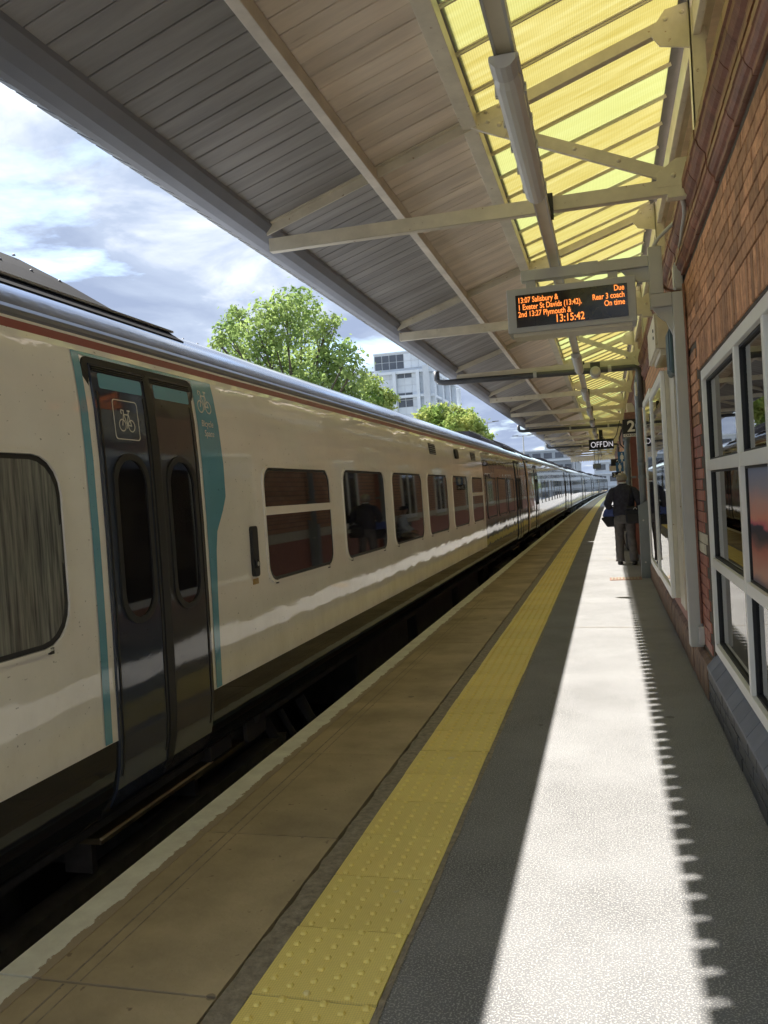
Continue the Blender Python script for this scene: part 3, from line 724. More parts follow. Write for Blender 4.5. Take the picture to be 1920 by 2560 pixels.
def decal(poly, off, th=.002, thin=False):
    """thin convex shape lying on the curved right-hand body side"""
    zl = sorted(set(round(p[1], 5) for p in poly)); zl = sorted(set(zl+[z for z in PZ if zl[0] < z < zl[-1]]+[zl[0]+(zl[-1]-zl[0])*k/8 for k in range(1, 8)]))
    rows = []
    n = len(poly)
    for z in zl:
        us = []
        for i in range(n):
            (ua, za), (ub, zb) = poly[i], poly[(i+1) % n]
            if abs(za-zb) < 1e-9:
                if abs(za-z) < 1e-5: us += [ua, ub]
            elif min(za, zb)-1e-5 <= z <= max(za, zb)+1e-5: us.append(ua+(ub-ua)*min(1, max(0, (z-za)/(zb-za))))
        if not us: continue
        a, b = min(us), max(us)
        rows.append([(lat(z)+off, b, z), (lat(z)+off, a, z)] if thin else [(lat(z)+off-th, b, z), (lat(z)+off, b, z), (lat(z)+off, a, z), (lat(z)+off-th, a, z)])
    if thin: return MB().rings(rows, close=False, caps=False)
    return MB().rings(rows, close=False, caps=True)
def ring(outer, inner, off, th):
    n = len(outer); mb = MB(); b = 0
    vs = [(lat(z)+off, u, z) for u, z in outer]+[(lat(z)+off, u, z) for u, z in inner]+[(lat(z)+off-th, u, z) for u, z in outer]+[(lat(z)+off-th, u, z) for u, z in inner]
    fs = []
    for i in range(n):
        k = (i+1) % n
        fs += [(i, k, n+k, n+i), (2*n+i, 2*n+k, k, i), (n+i, n+k, 3*n+k, 3*n+i)]
    return mb.add(vs, fs)
def rr_off(p, d, c):
    cx_ = sum(q[0] for q in p)/len(p); cz_ = sum(q[1] for q in p)/len(p)
    w_ = max(q[0] for q in p)-cx_; h_ = max(q[1] for q in p)-cz_
    return [(cx_+(u-cx_)*(1+d/w_), cz_+(z-cz_)*(1+d/h_)) for u, z in p]
def window(T, u0, u1, z0, z1, rad, split=False, mat='trainglass', lip='traincream', detail=True):
    p = rrect(u0, u1, z0, z1, rad, 5)
    f = ring(rr_off(p, .026, 0), rr_off(p, .010, 0), .012, .02).build('window', lip, T, fix=True)
    if detail: ring(rr_off(p, .008, 0), rr_off(p, -.012, 0), .005, .02).build('seal', 'rubber', f, fix=True)
    if split:
        zm = z0+(z1-z0)*.62
        decal([(u0, z0+rad*.2), (u1, z0+rad*.2), (u1, zm-.02), (u0, zm-.02)], .0015).build('pane', mat, f) if False else None
        decal(p, .004, thin=True).build('pane', mat, f, smooth=True)
        decal([(u0-.005, zm-.028), (u1+.005, zm-.028), (u1+.005, zm+.028), (u0-.005, zm+.028)], .012, .012).build('rail', lip, f)
    else:
        decal(p, .004, thin=True).build('pane', mat, f, smooth=True)
    if detail:
        for u in (u0+.12, u1-.12): decal([(u-.012, z0-.035), (u+.012, z0-.035), (u+.012, z0-.008), (u-.012, z0-.008)], .012, .012).build('clip', 'rubber', f)
    return f
def stroke(mb, pts, wd, off, closed=False):
    n = len(pts)
    for i in range(n if closed else n-1):
        a, b = Vector(pts[i]), Vector(pts[(i+1) % n]); d = b-a
        if d.length < 1e-6: continue
        d.normalize(); q = Vector((-d.y, d.x))*wd/2; e = d*wd*.3
        mb.prism([tuple(a-e+q), tuple(a-e-q), tuple(b+e-q), tuple(b+e+q)][::-1], lambda u, z: (lat(z)+off-.0008, u, z), lambda u, z: (lat(z)+off, u, z))
def bicycle(parent, u, z, w, off, wd):
    """line drawing of a bicycle, w wide, lower left at u, z"""
    k = w; mb = MB()
    def P(a, b): return (u+a*k, z+b*k)
    for c_ in ((.215, .215), (.785, .215)):
        stroke(mb, [P(c_[0]+.205*math.cos(2*math.pi*i/18), c_[1]+.205*math.sin(2*math.pi*i/18)) for i in range(18)], wd, off, True)
    stroke(mb, [P(.215, .215), P(.33, .62), P(.345, .74)], wd, off)
    stroke(mb, [P(.345, .74), P(.20, .76), P(.17, .68), P(.20, .62)], wd, off)
    stroke(mb, [P(.335, .62), P(.52, .24), P(.785, .215)], wd, off)
    stroke(mb, [P(.335, .60), P(.64, .60), P(.785, .215)], wd, off)
    stroke(mb, [P(.52, .24), P(.665, .74)], wd, off); stroke(mb, [P(.58, .745), P(.73, .745)], wd*1.3, off)
    stroke(mb, [P(.52, .30), P(.50, .12)], wd, off)
    return mb.build('bicycle_symbol', 'white', parent)
def door(T, u0, u1, near=False, mat='doornavy', z0=.16):
    """one sliding leaf with a tall rounded window"""
    zt = 2.185
    p = [(u0, z0), (u1, z0), (u1, .36), (u1, .47), (u1, 1.0), (u1, 1.5), (u1, 1.75), (u1, 1.98), (u1, zt), (u0, zt), (u0, 1.98), (u0, 1.75), (u0, 1.5), (u0, 1.0), (u0, .47), (u0, .36)]
    zs = [z0, .24, .36, .47, .7, 1.0, 1.4, 1.75, 1.98, 2.12, zt]
    mb = MB(); off = .012
    rr = [[(lat(z)-.02, u0, z), (lat(z)+off, u0+.004, z), (lat(z)+off, u1-.004, z), (lat(z)-.02, u1, z)][::-1] for z in zs]
    mb.rings(rr, close=False, caps=True)
    d = mb.build('door', mat, T, fix=True)
    uc = (u0+u1)/2; hw = min(.125, (u1-u0)*.29)
    q = rrect(uc-hw, uc+hw, 1.0, 1.75, hw*.98, 7)
    ring(rr_off(q, .030, 0), rr_off(q, .0, 0), off+.010, .016).build('window_seal', 'rubber', d, fix=True)
    decal(q, off+.002, thin=True).build('pane', 'trainglass', d, smooth=True)
    for k in range(3): decal([(u0+.01, 2.152+.010*k), (u1-.01, 2.152+.010*k), (u1-.01, 2.157+.010*k), (u0+.01, 2.157+.010*k)], off+.006, .008).build('header_rib', 'rubber', d)
    decal([(u1-.045, .30), (u1-.030, .30), (u1-.030, 2.06), (u1-.045, 2.06)], off+.004, .006).build('edge_bead', 'rubber', d); decal([(u0+.022, .30), (u0+.034, .30), (u0+.034, 2.06), (u0+.022, 2.06)], off+.004, .006).build('edge_bead', 'rubber', d)
    if near:
        decal(rrect(u0+.055, u1-.04, 2.075, 2.145, .012), off+.0016).build('top_band', 'teal', d)
    return d
def bogie(T, u):
    b = MB(); b.box(1.0, 1.12, u-1.6, u+1.6, -.42, -.22); b.box(-1.12, -1.0, u-1.6, u+1.6, -.42, -.22); b.box(-1.0, 1.0, u-.2, u+.2, -.45, -.2)
    b = b.build('bogie', 'under', T)
    for w_ in (-1.3, 1.3):
        for s in (-.72, .72):
            n = 20
            MB().tube([(s-.06, u+w_, -.49), (s+.06, u+w_, -.49)], .42, n).build('wheel', 'under', b)
        MB().box(1.10, 1.2, u+w_-.16, u+w_+.16, -.60, -.36).build('axle_box', 'under', b)
def vent(T, u0, u1, z0, z1, n=5):
    f = decal([(u0, z0), (u1, z0), (u1, z1), (u0, z1)], .004, .006).build('vent', 'under', T)
    for k in range(n):
        z = z0+(z1-z0)*(k+.3)/n; decal([(u0+.015, z), (u1-.015, z), (u1-.015, z+(z1-z0)/n*.3), (u0+.015, z+(z1-z0)/n*.3)], .016, .014).build('slat', 'podgrey', f)
def pod(T, u0, u1, v0=.30, v1=1.06, h=.235, slope=.28):
    """raised equipment fairing let into the roof, with a sloping end and a thin lip along its side"""
    top = lambda v: float(np.interp(v, PX[::-1], PZ[::-1]))
    b = MB(); z0 = top(v1)
    rr = []
    for u, hh in ((u0, .02), (u0+slope, h), (u1-slope, h), (u1, .02)):
        q = [(v1, z0-.06), (v1, z0+.012), (v1-.05, z0+.03), (.62, top(.62)+hh*.5), (v0, top(v0)+hh), (0, top(0)+hh*.95)]
        rr.append([(x, u, z) for x, z in q]+[(-x, u, z) for x, z in q[-2::-1]])
    p = b.rings(rr).build('roof_fairing', 'pod', T, fix=True)
    MB().prism([(v1+.10, top(v1+.10)-.01), (v1+.105, top(v1+.10)+.004), (v1+.015, z0+.008), (v1+.002, z0+.008), (v1+.002, z0-.05)], lambda x, z: (x, u0-.05, z), lambda x, z: (x, u1+.03, z)).build('side_panel', 'pod', p, fix=True)
    MB().box(v1-.02, v1+.025, u0-.02, u1+.06, z0+.010, z0+.022).build('lip', 'podgrey', p)
    bo = MB().ell((0, 0, 0), .011, .011, .010, 6, 4, 0, 1).mesh('bolt', 'podgrey')
    k = u0+.1
    while k < u1-slope:
        place('bolt', bo, p, (.62, k, top(.62)+h*.5)); place('bolt', bo, p, (v0+.03, k, top(v0)+h-.004)); k += .24
    for i in range(5):
        for v in (.25, .62, .9): place('bolt', bo, p, (v, u1+.12+.2*i, top(v)-.002))
    return p
def carriage(label, y0, y1, body='traincream', near=False, split=None, wins=None, doors=None, lip=None, lod=0):
    ym = (y0+y1)/2; L_ = y1-y0
    # straight vehicle standing on the curve
    xa, xb = TC+cx(y0), TC+cx(y1)
    T = thing('railway_carriage', label, 'train', (xa, y0, 0), -math.atan2(xb-xa, L_), 'carriages of the train at the platform')
    nu = 46 if near else 20; lip = lip or body
    us = [(0, L_, body)] if split is None else [(0, split-y0, body), (split-y0, L_, 'traindark')]
    for a, b, mt in us:
        sweep(zseg(.47, 2.235), a, b, max(2, int(nu*(b-a)/L_))).build('body_side', mt, T, smooth=True)
    sweep(zseg(.06, .47), 0, L_, nu).build('skirt', 'skirt', T, smooth=True)
    sweep(zseg(2.235, 2.262), 0, L_, nu).build('cant_strip', body, T, smooth=True); sweep(zseg(2.262, 2.302), 0, L_, nu).build('stripe', 'redline' if near else body, T, smooth=True); sweep(zseg(2.302, 2.315), 0, L_, nu).build('cant_strip', body, T, smooth=True)
    g = [(1.28, 2.315), (1.292, 2.325), (1.292, 2.345), (1.262, 2.37)]
    sweep(g, 0, L_, 4).build('gutter', 'gutter', T)
    rp = [(lat(z), z) for z in PZ if z >= 2.37]; rp = [(PX[i], PZ[i]) for i in range(len(PZ)) if PZ[i] >= 2.37]
    sweep(rp, 0, L_, nu).build('roof', 'trainroof', T, smooth=True)
    end = [(x, z) for x, z in PROF]+[(-x, z) for x, z in PROF[::-1]]
    for u, nm in ((0, 'end_wall'), (L_, 'end_wall')):
        MB().prism(end, lambda x, z: (x, u-.01, z), lambda x, z: (x, u+.01, z)).build(nm, 'skirt', T, fix=True)
    MB().box(-1.16, 1.16, 0, L_, .02, .06).build('floor', 'under', T)
    MB().box(-1.15, -1.05, .1, L_-.1, -.93, .02).box(-.3, .3, .2, L_-.2, -.80, .02).build('underframe_and_light_block', 'under', T)  # centre sill, plus an added far-side wall hiding the sunlit ground beyond
    for u in (2.9+.6, L_-3.5): bogie(T, u)
    for u0, u1, a in ((7.2, 9.4, -.55), (9.9, 12.5, -.45), (13, 15.2, -.52)):
        MB().box(-1.0, 1.05, u0, u1, a, .02).build('equipment_box', 'under', T, bev=.02)
    for w_ in wins:
        window(T, w_[0]-y0, w_[1]-y0, w_[2], w_[3], w_[4], split=w_[5], mat=w_[6] if len(w_) > 6 else 'trainglass',
               lip=('traindark' if split and w_[0] > split else lip), detail=lod == 0)
    for a, b in doors:
        md = (a+b)/2-y0
        fr = rrect(a-y0-.045, b-y0+.045, .10, 2.215, .05)
        fo = ring(rr_off(fr, .0, 0), rr_off(fr, -.04, 0), .006, .02).build('door_frame', 'rubber', T, fix=True)
        d1 = door(T, a-y0, md-.012, near, 'doornavy' if near else 'doorgrey'); d2 = door(T, md+.012, b-y0, near, 'doorgrey')
        decal([(md-.03, .2), (md+.03, .2), (md+.03, .47), (md+.03, 1.), (md+.03, 1.75), (md+.03, 2.18), (md-.03, 2.18), (md-.03, 1.75), (md-.03, 1.), (md-.03, .47)], .018, .012).build('door_seal', 'rubber', T)
        st = MB(); st.box(.95, 1.185, a-y0+.06, b-y0+.26, -.045, -.015); st = st.build('step', 'stepmat', T, bev=.006)
        MB().box(1.178, 1.19, a-y0+.06, b-y0+.26, -.02, -.010).build('step_edge', 'stone', st)
        for u in (a-y0+.12, b-y0+.2): MB().box(.95, 1.1, u-.02, u+.02, -.2, -.045).build('step_bracket', 'under', st)
        if near: T['d1'] = 0; carriage.leaf = (d1, d2)
    return T
wins = [(2.28, 3.0, .985, 1.745, .16, False, 'frost'), (5.15, 6.48, .995, 1.735, .11, True), (6.87, 8.22, .995, 1.745, .11, False), (8.57, 10.0, .995, 1.745, .11, False), (10.36, 11.69, .995, 1.745, .11, False),
        (12.14, 13.49, .995, 1.745, .11, False), (13.93, 15.17, .995, 1.735, .11, True), (15.72, 17.05, .995, 1.745, .11, False), (17.42, 18.78, .995, 1.745, .11, False), (19.15, 20.42, .995, 1.745, .11, False)]
Y0, Y1 = .72, 23.72
T1 = carriage('near cream railway carriage with teal bicycle space panel beside its dark doors', Y0, Y1, 'traincream', True, 15.4, wins, [(3.315, 4.255), (21.0, 22.2)])
del T1['d1']
# livery and fittings of the near door
D0 = lambda y: y-Y0
def teal(poly): decal([(D0(u), z) for u, z in poly], .0035, .003).build('teal_panel', 'teal', T1)
zs_ = [.475, .7, 1.0, 1.25, 1.4, 1.55, 1.75, 1.98, 2.15, 2.232]
def tealband(lo, hi):
    mb = MB(); rr = [[(lat(z)+.0035, D0(hi(z)), z), (lat(z)+.0035, D0(lo(z)), z)] for z in zs_]
    mb.rings(rr, close=False, caps=False).build('teal_panel', 'teal', T1, smooth=True)
tealband(lambda z: 3.213, lambda z: 3.268)
hiR = lambda z: float(np.interp(z, [.47, 1.0, 1.25, 1.36, 1.48, 1.56, 1.75, 2.24], [4.37, 4.38, 4.40, 4.425, 4.52, 4.57, 4.575, 4.55]))
zs_ = [.475, .7, .85, 1.0, 1.12, 1.25, 1.3, 1.36, 1.42, 1.48, 1.52, 1.56, 1.65, 1.75, 1.98, 2.15, 2.232]
tealband(lambda z: 4.302, hiR)
zs_ = [2.217, 2.233]
tealband(lambda z: 3.268, lambda z: 4.302)
d1 = [o for o in T1.children if o.name.startswith('door') and not o.name.startswith('door_')][0]
pf = rrect(D0(3.452), D0(3.664), 1.845, 2.035, .018)
ring(pf, rr_off(pf, -.0045, 0), .0142, .001).build('sign_border', 'white', d1, fix=True)
bicycle(d1, D0(3.49), 1.885, .135, .0145, .0055)
bicycle(T1, D0(4.335), 2.045, .165, .0052, .0075)
for i, s in enumerate(('Bicycle', 'Space')):
    text('lettering', s, .052, 'white', T1, (lat(1.955-.056*i)+.0075, D0(4.487), 1.965-.056*i), (R(90), 0, R(90)), 'RIGHT', .0006)
# door control strip and its yellow notice
cs = decal(rrect(D0(4.872), D0(4.955), 1.045, 1.365, .022), .022, .022).build('control_strip', 'rubber', T1)
MB().tube([(lat(1.12)+.018, D0(4.915), 1.125), (lat(1.12)+.030, D0(4.915), 1.125)], .027, 16).build('button', 'doorgrey', cs)
MB().tube([(lat(1.12)+.028, D0(4.915), 1.125), (lat(1.12)+.0325, D0(4.915), 1.125)], .014, 14).build('button_ring', 'lightgrey', cs)
nl = decal([(D0(4.878), .995), (D0(4.962), .995), (D0(4.962), 1.03), (D0(4.878), 1.03)], .004, .003).build('notice_label', 'yellowend', T1)
for k in range(3): decal([(D0(4.905), 1.0+.009*k), (D0(4.956), 1.0+.009*k), (D0(4.956), 1.004+.009*k), (D0(4.905), 1.004+.009*k)], .005, .001).build('print_line', 'stone', nl)
vent(T1, D0(10.74), D0(11.16), 2.03, 2.17); vent(T1, D0(14.2), D0(14.68), 2.04, 2.175)
decal(rrect(D0(12.57), D0(12.84), 2.02, 2.165, .06), .03, .03).build('speaker_cover', 'rubber', T1)
pod(T1, 1.4, D0(4.50)); pod(T1, D0(20.5), D0(23.2))
po = rrect(D0(4.95), D0(5.26), -.04, .235, .025)
MB().prism(po, lambda u, z: (1.19, u, z), lambda u, z: (1.215, u, z)).build('lifting_plate', 'doorgrey', T1, fix=True)
MB().tube([(1.20, D0(5.11), .10), (1.219, D0(5.11), .10)], .05, 18).build('lifting_hole', 'black', T1)
MB().box(1.12, 1.20, D0(4.47), D0(4.76), -.01, .16).build('sand_box', 'doorgrey', T1, bev=.008)
MB().box(.9, 1.18, D0(4.3), D0(5.0), -.06, -.03).build('cable_tray', 'stepmat', T1)
for u, r_ in ((5.7, .05), (6.0, .035), (6.4, .06)): MB().tube([(1.0, D0(u), -.1), (1.1, D0(u)+.02, -.3), (1.0, D0(u)+.05, -.6)], r_, 8).build('hose', 'rubber', T1)
# yellow gangway end between the units
MB().box(-.5, .5, 23.0, 23.3, -.02, 2.15).build('gangway', 'rubber', T1)
def generic(y0):
    ww = []; u = y0+5.0
    for i in range(8):
        ww.append((u, u+1.30, .995, 1.745, .11, i in (0, 4))); u += 1.72
    return ww
labs = ['second carriage of the train, blue grey, just beyond the yellow corridor end', 'third carriage of the train, ahead of the walking man', 'fourth carriage from the camera where the train bends right',
        'fifth carriage from the camera beyond the canopy end', 'sixth carriage from the camera, far along the curve', 'farthest carriage of the train on the curve']
y = 24.03
for i, lb in enumerate(labs):
    t = carriage(lb, y, y+23.0, 'trainblue', False, None, generic(y) if i < 3 else generic(y)[::1], [(y+2.5, y+3.6), (y+20.0, y+21.1)], lod=1)
    pod(t, 1.0, 4.4); pod(t, 19, 22)
    if i % 2 == 0: sweep([(x+.004, z) for x, z in zseg(.30, 2.235)], .0, .34, 2).build('warning_panel', 'yellowend', t)
    y += 23.33

# ------------------------------------------------------------------ lighting trunking and fittings
tr = thing('lighting_trunking', 'long grey cable trunking slung under the canopy ties', 'trunking', (-.30, 0, 3.26))
MB().box(-.03, .03, -.4, 57, -.045, 0).build('channel', 'bar', tr)
MB().box(-.042, -.03, -.4, 57, -.052, .004).box(.03, .042, -.4, 57, -.052, .004).build('flange', 'postgrey', tr)
for y in TY: MB().box(-.012, .06, y-.06, y-.045, -.04, .13).build('hanger', 'black', tr)
def lamp(y0, label, l_=1.70):
    t = thing('light_fitting', label, 'light', (-.305, y0, 3.215), 0, 'fluorescent fittings on the trunking')
    def sec(w_, h_, z_): return [(-w_, z_), (-w_*1.0, z_-h_*.45), (-w_*.62, z_-h_*.85), (-w_*.2, z_-h_), (w_*.2, z_-h_), (w_*.62, z_-h_*.85), (w_, z_-h_*.45), (w_, z_)]
    rr = []
    for y, k in ((.12, .8), (.18, 1), (l_-.10, 1), (l_-.05, .75)): rr.append([(x, y, z) for x, z in sec(.054*k, .062*k, -.03)])
    MB().rings(rr).build('diffuser', 'diffuser', t, smooth=False, fix=True)
    MB().box(-.060, .060, .05, l_-.02, -.033, -.002).build('tray', 'lightgrey', t, bev=.008)
    m_ = MB(); m_.rings([[(x, y, z) for x, z in sec(.050, .05, -.034)] for y in (.0, .125)]); m_.build('end_cap', 'lightgrey', t, fix=True)
    for k in range(5):
        y = .3+k*.3
        MB().box(-.066, -.056, y, y+.03, -.05, -.01).box(.056, .066, y, y+.03, -.05, -.01).build('clip', 'lightgrey', t)
words = ['nearest fluorescent fitting hanging above the platform', 'fluorescent fitting just beyond the departure board', 'third fluorescent fitting from the near end', 'fourth fluorescent fitting from the near end', 'fifth fluorescent fitting from the near end', 'sixth fluorescent fitting from the near end', 'seventh fluorescent fitting from the near end',
         'eighth fluorescent fitting from the near end', 'ninth fluorescent fitting from the near end', 'tenth fluorescent fitting from the near end', 'last fluorescent fitting towards the canopy end']
for lb, y in zip(words, [3.30, 11.1, 15.3, 19.2, 23.0, 26.8, 30.6, 34.4, 38.3, 43, 49]): lamp(y, lb)

# ------------------------------------------------------------------ gantry post and departure board
GY = 6.5
g = thing('sign_gantry', 'grey steel cranked post and arm holding up the departure board', 'gantry', (.58, GY, 0))
lo = lambda x: x-.58
mb = MB(); mb.box(lo(.525), lo(.618), -.06, .06, .27, 2.86); mb.build('post', 'postgrey', g, bev=.008)
MB().box(lo(.375), lo(.524), -.055, .055, 2.765, 2.86).build('crank', 'postgrey', g, bev=.005)
MB().box(lo(.375), lo(.470), -.058, .058, 2.8605, 3.205).build('upright', 'postgrey', g, bev=.006)
MB().box(lo(-.55), lo(.374), -.045, .045, 3.07, 3.15).build('arm', 'postgrey', g, bev=.005)
MB().prism([(lo(.376), 2.97), (lo(.376), 3.069), (lo(.18), 3.069), (lo(.22), 3.02), (lo(.30), 2.97)], lambda x, z: (x, -.02, z), lambda x, z: (x, .02, z)).build('knee_plate', 'postgrey', g)
MB().prism([(lo(.526), 2.55), (lo(.526), 2.764), (lo(.39), 2.764), (lo(.43), 2.70), (lo(.48), 2.66)], lambda x, z: (x, -.02, z), lambda x, z: (x, .02, z)).build('knee_plate', 'postgrey', g)
MB().box(lo(-.12), lo(.02), -.052, -.046, 3.065, 3.155).build('splice_plate', 'postgrey', g)
for x in (-.48, .12): MB().box(lo(x-.035), lo(x+.035), -.03, .03, 2.96, 3.069).build('hanger', 'postgrey', g)
for z in (.36, 2.05, 2.40): MB().box(lo(.60), lo(.66), .061, .11, z, z+.16).build('wall_clamp', 'lightgrey', g)
d = thing('departure_board', 'hanging electronic departure board with amber lettering', 'display', (-.19, 6.36, 2.83))
MB().box(-.465, .465, 0, .26, -.165, .165).build('housing', 'housing', d, bev=.006)
MB().box(-.43, .43, .02, .24, -.19, -.1655).build('base_tray', 'bar', d)
scn = MB().box(-.40, .405, -.006, -.001, -.125, .115).build('screen', 'screen', d)
rt = (R(90), 0, 0)
for s, x, z, al in (('13:07 Salisbury &', -.385, .055, 'LEFT'), ('1 Exeter St Davids (13:42).', -.385, .003, 'LEFT'), ('2nd 13:27 Plymouth &', -.385, -.049, 'LEFT'),
                    ('Due', .385, .068, 'RIGHT'), ('Rear 3 coach', .385, .016, 'RIGHT'), ('On time', .385, -.036, 'RIGHT')):
    text('display_line', s, .058, 'led', scn, (x, -.008, z), rt, al, .0008, .0008, .74)
text('clock', '13:15:42', .078, 'led', scn, (-.01, -.008, -.112), rt, 'CENTER', .0008, .001, .8)
# ------------------------------------------------------------------ things on and beside the wall
def simple(name, mb, mat, label, cat, group=None, bev=0, smooth=False):
    return tag(mb.build(name, mat, None, smooth, bev=bev), label, cat, group)
# cream switch box with door and base tray
t = thing('switch_box', 'large cream metal switch box high on the wall behind the cranked post', 'box', (.53, 7.8, 2.58))
MB().box(-.075, .088, -.55, .55, 0, .30).build('case', 'cream', t, bev=.008)
MB().box(-.088, -.0755, -.545, .545, .008, .292).build('door', 'cream', t, bev=.003)
for z in (.11, .17): MB().box(-.094, -.0885, -.38, -.33, z, z+.022).build('lock', 'black', t)
MB().box(-.05, .085, -.53, .3, -.05, -.002).build('cable_tray', 'bar', t)
t = thing('equipment_cabinet', 'dark green plastic cabinet under the cream switch box', 'cabinet', (.57, 6.92, 2.31))
MB().box(-.055, .048, -.16, .16, 0, .36).build('body', 'green', t, bev=.02)
MB().box(-.062, -.0555, -.13, .13, .03, .33).build('cover', 'green', t, bev=.003)
t = thing('conduit_box', 'small grey junction box where conduits meet above the cranked post', 'junction box', (.59, 6.62, 2.90))
MB().box(-.03, .03, -.075, .075, 0, .20).build('body', 'lightgrey', t, bev=.015)
MB().box(-.036, -.0305, -.06, .06, .02, .18).build('lid', 'postgrey', t, bev=.003)
def cond(name, pts, r, mat, label, cat='conduit'):
    return simple(name, MB().tube(pts, r, 8), mat, label, cat, smooth=True)
cond('conduit', [(.55, 5.66, 3.28), (.565, 5.70, 3.24), (.57, 5.74, 2.95+.25), (.575, 6.0, 3.17), (.59, 6.45, 3.13), (.595, 6.62, 3.095)], .013, 'postgrey', 'cream conduit bending from the canopy tie down to the junction box')
cond('conduit', [(.40, 6.50, 3.165), (.41, 6.47, 3.20), (.45, 6.42, 3.25), (.56, 6.35, 3.33), (.60, 6.3, 3.36)], .014, 'postgrey', 'short brown conduit rising from the board arm to the upper moulding')
cond('conduit', [(.46, 6.53, 2.95), (.50, 6.55, 2.905), (.56, 6.6, 2.89), (.595, 6.62, 2.90)], .011, 'rust', 'curved brown conduit from the post upright to the junction box')
cond('cable', [(.601, 6.40, 2.9), (.605, 6.40, 2.4), (.604, 6.405, 1.5), (.606, 6.40, .45)], .009, 'rust', 'thin brown cable running down the wall beside the grey post', 'cable')
t = thing('cable_box', 'tiny galvanised box at the foot of the brown cable', 'junction box', (.60, 6.40, .30)); MB().box(-.02, .02, -.03, .03, 0, .13).build('body', 'lightgrey', t, bev=.004); MB().box(-.024, -.0205, -.022, .022, .02, .11).build('lid', 'housing', t)
# illuminated notice cases
def case(y0, y1, z0, z1, x0, label):
    t = thing('notice_case', label, 'notice board', (.62, y0, z0), 0, 'glazed notice cases on the wall')
    w_, h_ = y1-y0, z1-z0; d_ = .62-x0
    mb = MB(); mb.box(-d_*.75, -.002, 0, .03, 0, h_); mb.box(-d_*.75, -.002, w_-.03, w_, 0, h_); mb.box(-d_*.75, -.002, .03, w_-.03, 0, .03); mb.box(-d_*.75, -.002, .03, w_-.03, h_-.03, h_)
    mb.build('casing', 'cream', t, bev=.004)
    mb = MB(); x_ = (-d_, -d_*.75-.001)
    for q in ((0, .07, 0, h_), (w_-.07, w_, 0, h_), (.07, w_-.07, 0, .08), (.07, w_-.07, h_-.08, h_)): mb.box(x_[0], x_[1], *q)
    mb.build('frame', 'whiteframe', t, bev=.006)
    MB().box(-d_*.9, -d_*.86, .07, w_-.07, .08, h_-.08).build('pane', 'glass', t)
    MB().box(-d_*.5, -d_*.45, .03, w_-.03, .03, h_-.03).build('poster', 'greypaper', t)
    return t
case(7.42, 9.25, .50, 2.42, .475, 'wide glazed notice case nearest the grey post')
case(9.48, 11.15, .46, 2.50, .485, 'second glazed notice case beyond the wide one')
o = MB().box(.545, .618, 6.98, 7.40, .46, 2.40).build('wall_panel', 'cream', None, bev=.004); tag(o, 'tall cream cover panel between the grey post and the notice cases', 'panel')
# downpipes
def downpipe(x, y, label, guard=True, mat='pipe', top=3.3):
    t = thing('downpipe', label, 'pipe', (x, y, 0))
    MB().tube([(0, 0, .02), (0, 0, top-.3), (.02, -.0, top-.18), (.06, 0, top)], .052, 14).build('pipe', mat, t, smooth=True)
    for z in (1.55, 1.75, 2.35): MB().tube([(0, 0, z), (0, 0, z+.05)], .064, 14).build('collar', mat, t)
    MB().box(.03, .16, -.02, .02, 1.58, 1.62).build('bracket', mat, t)
    if guard:
        m_ = MB(); m_.prism([(-.085, .0), (.06, .0), (.085, 1.22), (-.085, 1.13)], lambda x_, z: (x_, -.075, z), lambda x_, z: (x_, -.068, z)); m_.box(-.085, -.078, -.068, .06, 0, 1.13); m_.box(.055, .063, -.068, .06, 0, 1.15)
        m_.build('guard', mat, t)
        for z in (.25, .9): MB().tube([(-.02, -.075, z), (-.02, -.085, z)], .014, 8).build('bolt', 'lightgrey', t)
downpipe(.53, 13.6, 'blue grey downpipe with steel foot guard beside the walking man')
downpipe(.42, 17.85, 'slim grey downpipe under the car stop sign', False, top=2.5)
# wall loudspeaker box and cables near the sign
t = thing('terminal_box', 'small cream terminal box on the wall above the downpipe', 'box', (.55, 13.2, 2.80)); MB().box(-.07, .068, -.12, .12, 0, .19).build('body', 'cream', t, bev=.008)
for z in (.05, .10, .15): MB().tube([(.03, -.119, z), (.03, -.127, z)], .012, 8).build('plug', 'lightgrey', t)
cond('cable', [(.44, 18, 2.7), (.36, 18, 2.62), (.30, 18, 2.45), (.30, 18, 2.30), (.38, 18, 2.20), (.44, 18, 2.18)], .012, 'black', 'loose black cable loop beside the car stop sign', 'cable')
cond('cable', [(-.1, 29.0, 3.1), (.1, 28.6, 2.86), (.25, 27.5, 2.85), (.35, 26, 2.95), (.42, 24, 3.2)], .012, 'black', 'sagging black cable behind the platform indicator', 'cable')
# drain pipes crossing under the canopy from the gutter outlet to the wall
for y, lb in ((13.0, 'dark drain pipe crossing under the canopy with a camera on it'), (25.6, 'dark drain pipe crossing under the canopy beyond the car stop sign'), (38.0, 'dark drain pipe crossing under the canopy near its far end')):
    t = thing('drain_pipe', lb, 'pipe', (0, y, 0), 0, 'drain pipes under the canopy')
    MB().tube([(-2.50, 0, 3.42), (-2.50, 0, 3.29), (-2.46, 0, 3.25), (-2.38, 0, 3.235), (.48, 0, 3.20), (.53, 0, 3.17), (.545, 0, 3.10), (.55, 0, 2.6)], .045, 10).build('pipe', 'dkgrey', t, smooth=True)
    MB().box(-2.2, .45, .07, .10, 3.23, 3.32).build('carrier', 'bar', t)
    for x in (-1.0, .1): MB().tube([(x, 0, 3.216-.0123*x), (x+.05, 0, 3.216-.0123*x)], .056, 10).build('collar', 'postgrey', t)
t = thing('camera', 'pale cylindrical camera hanging from the dark drain pipe', 'camera', (-.08, 12.75, 3.14))
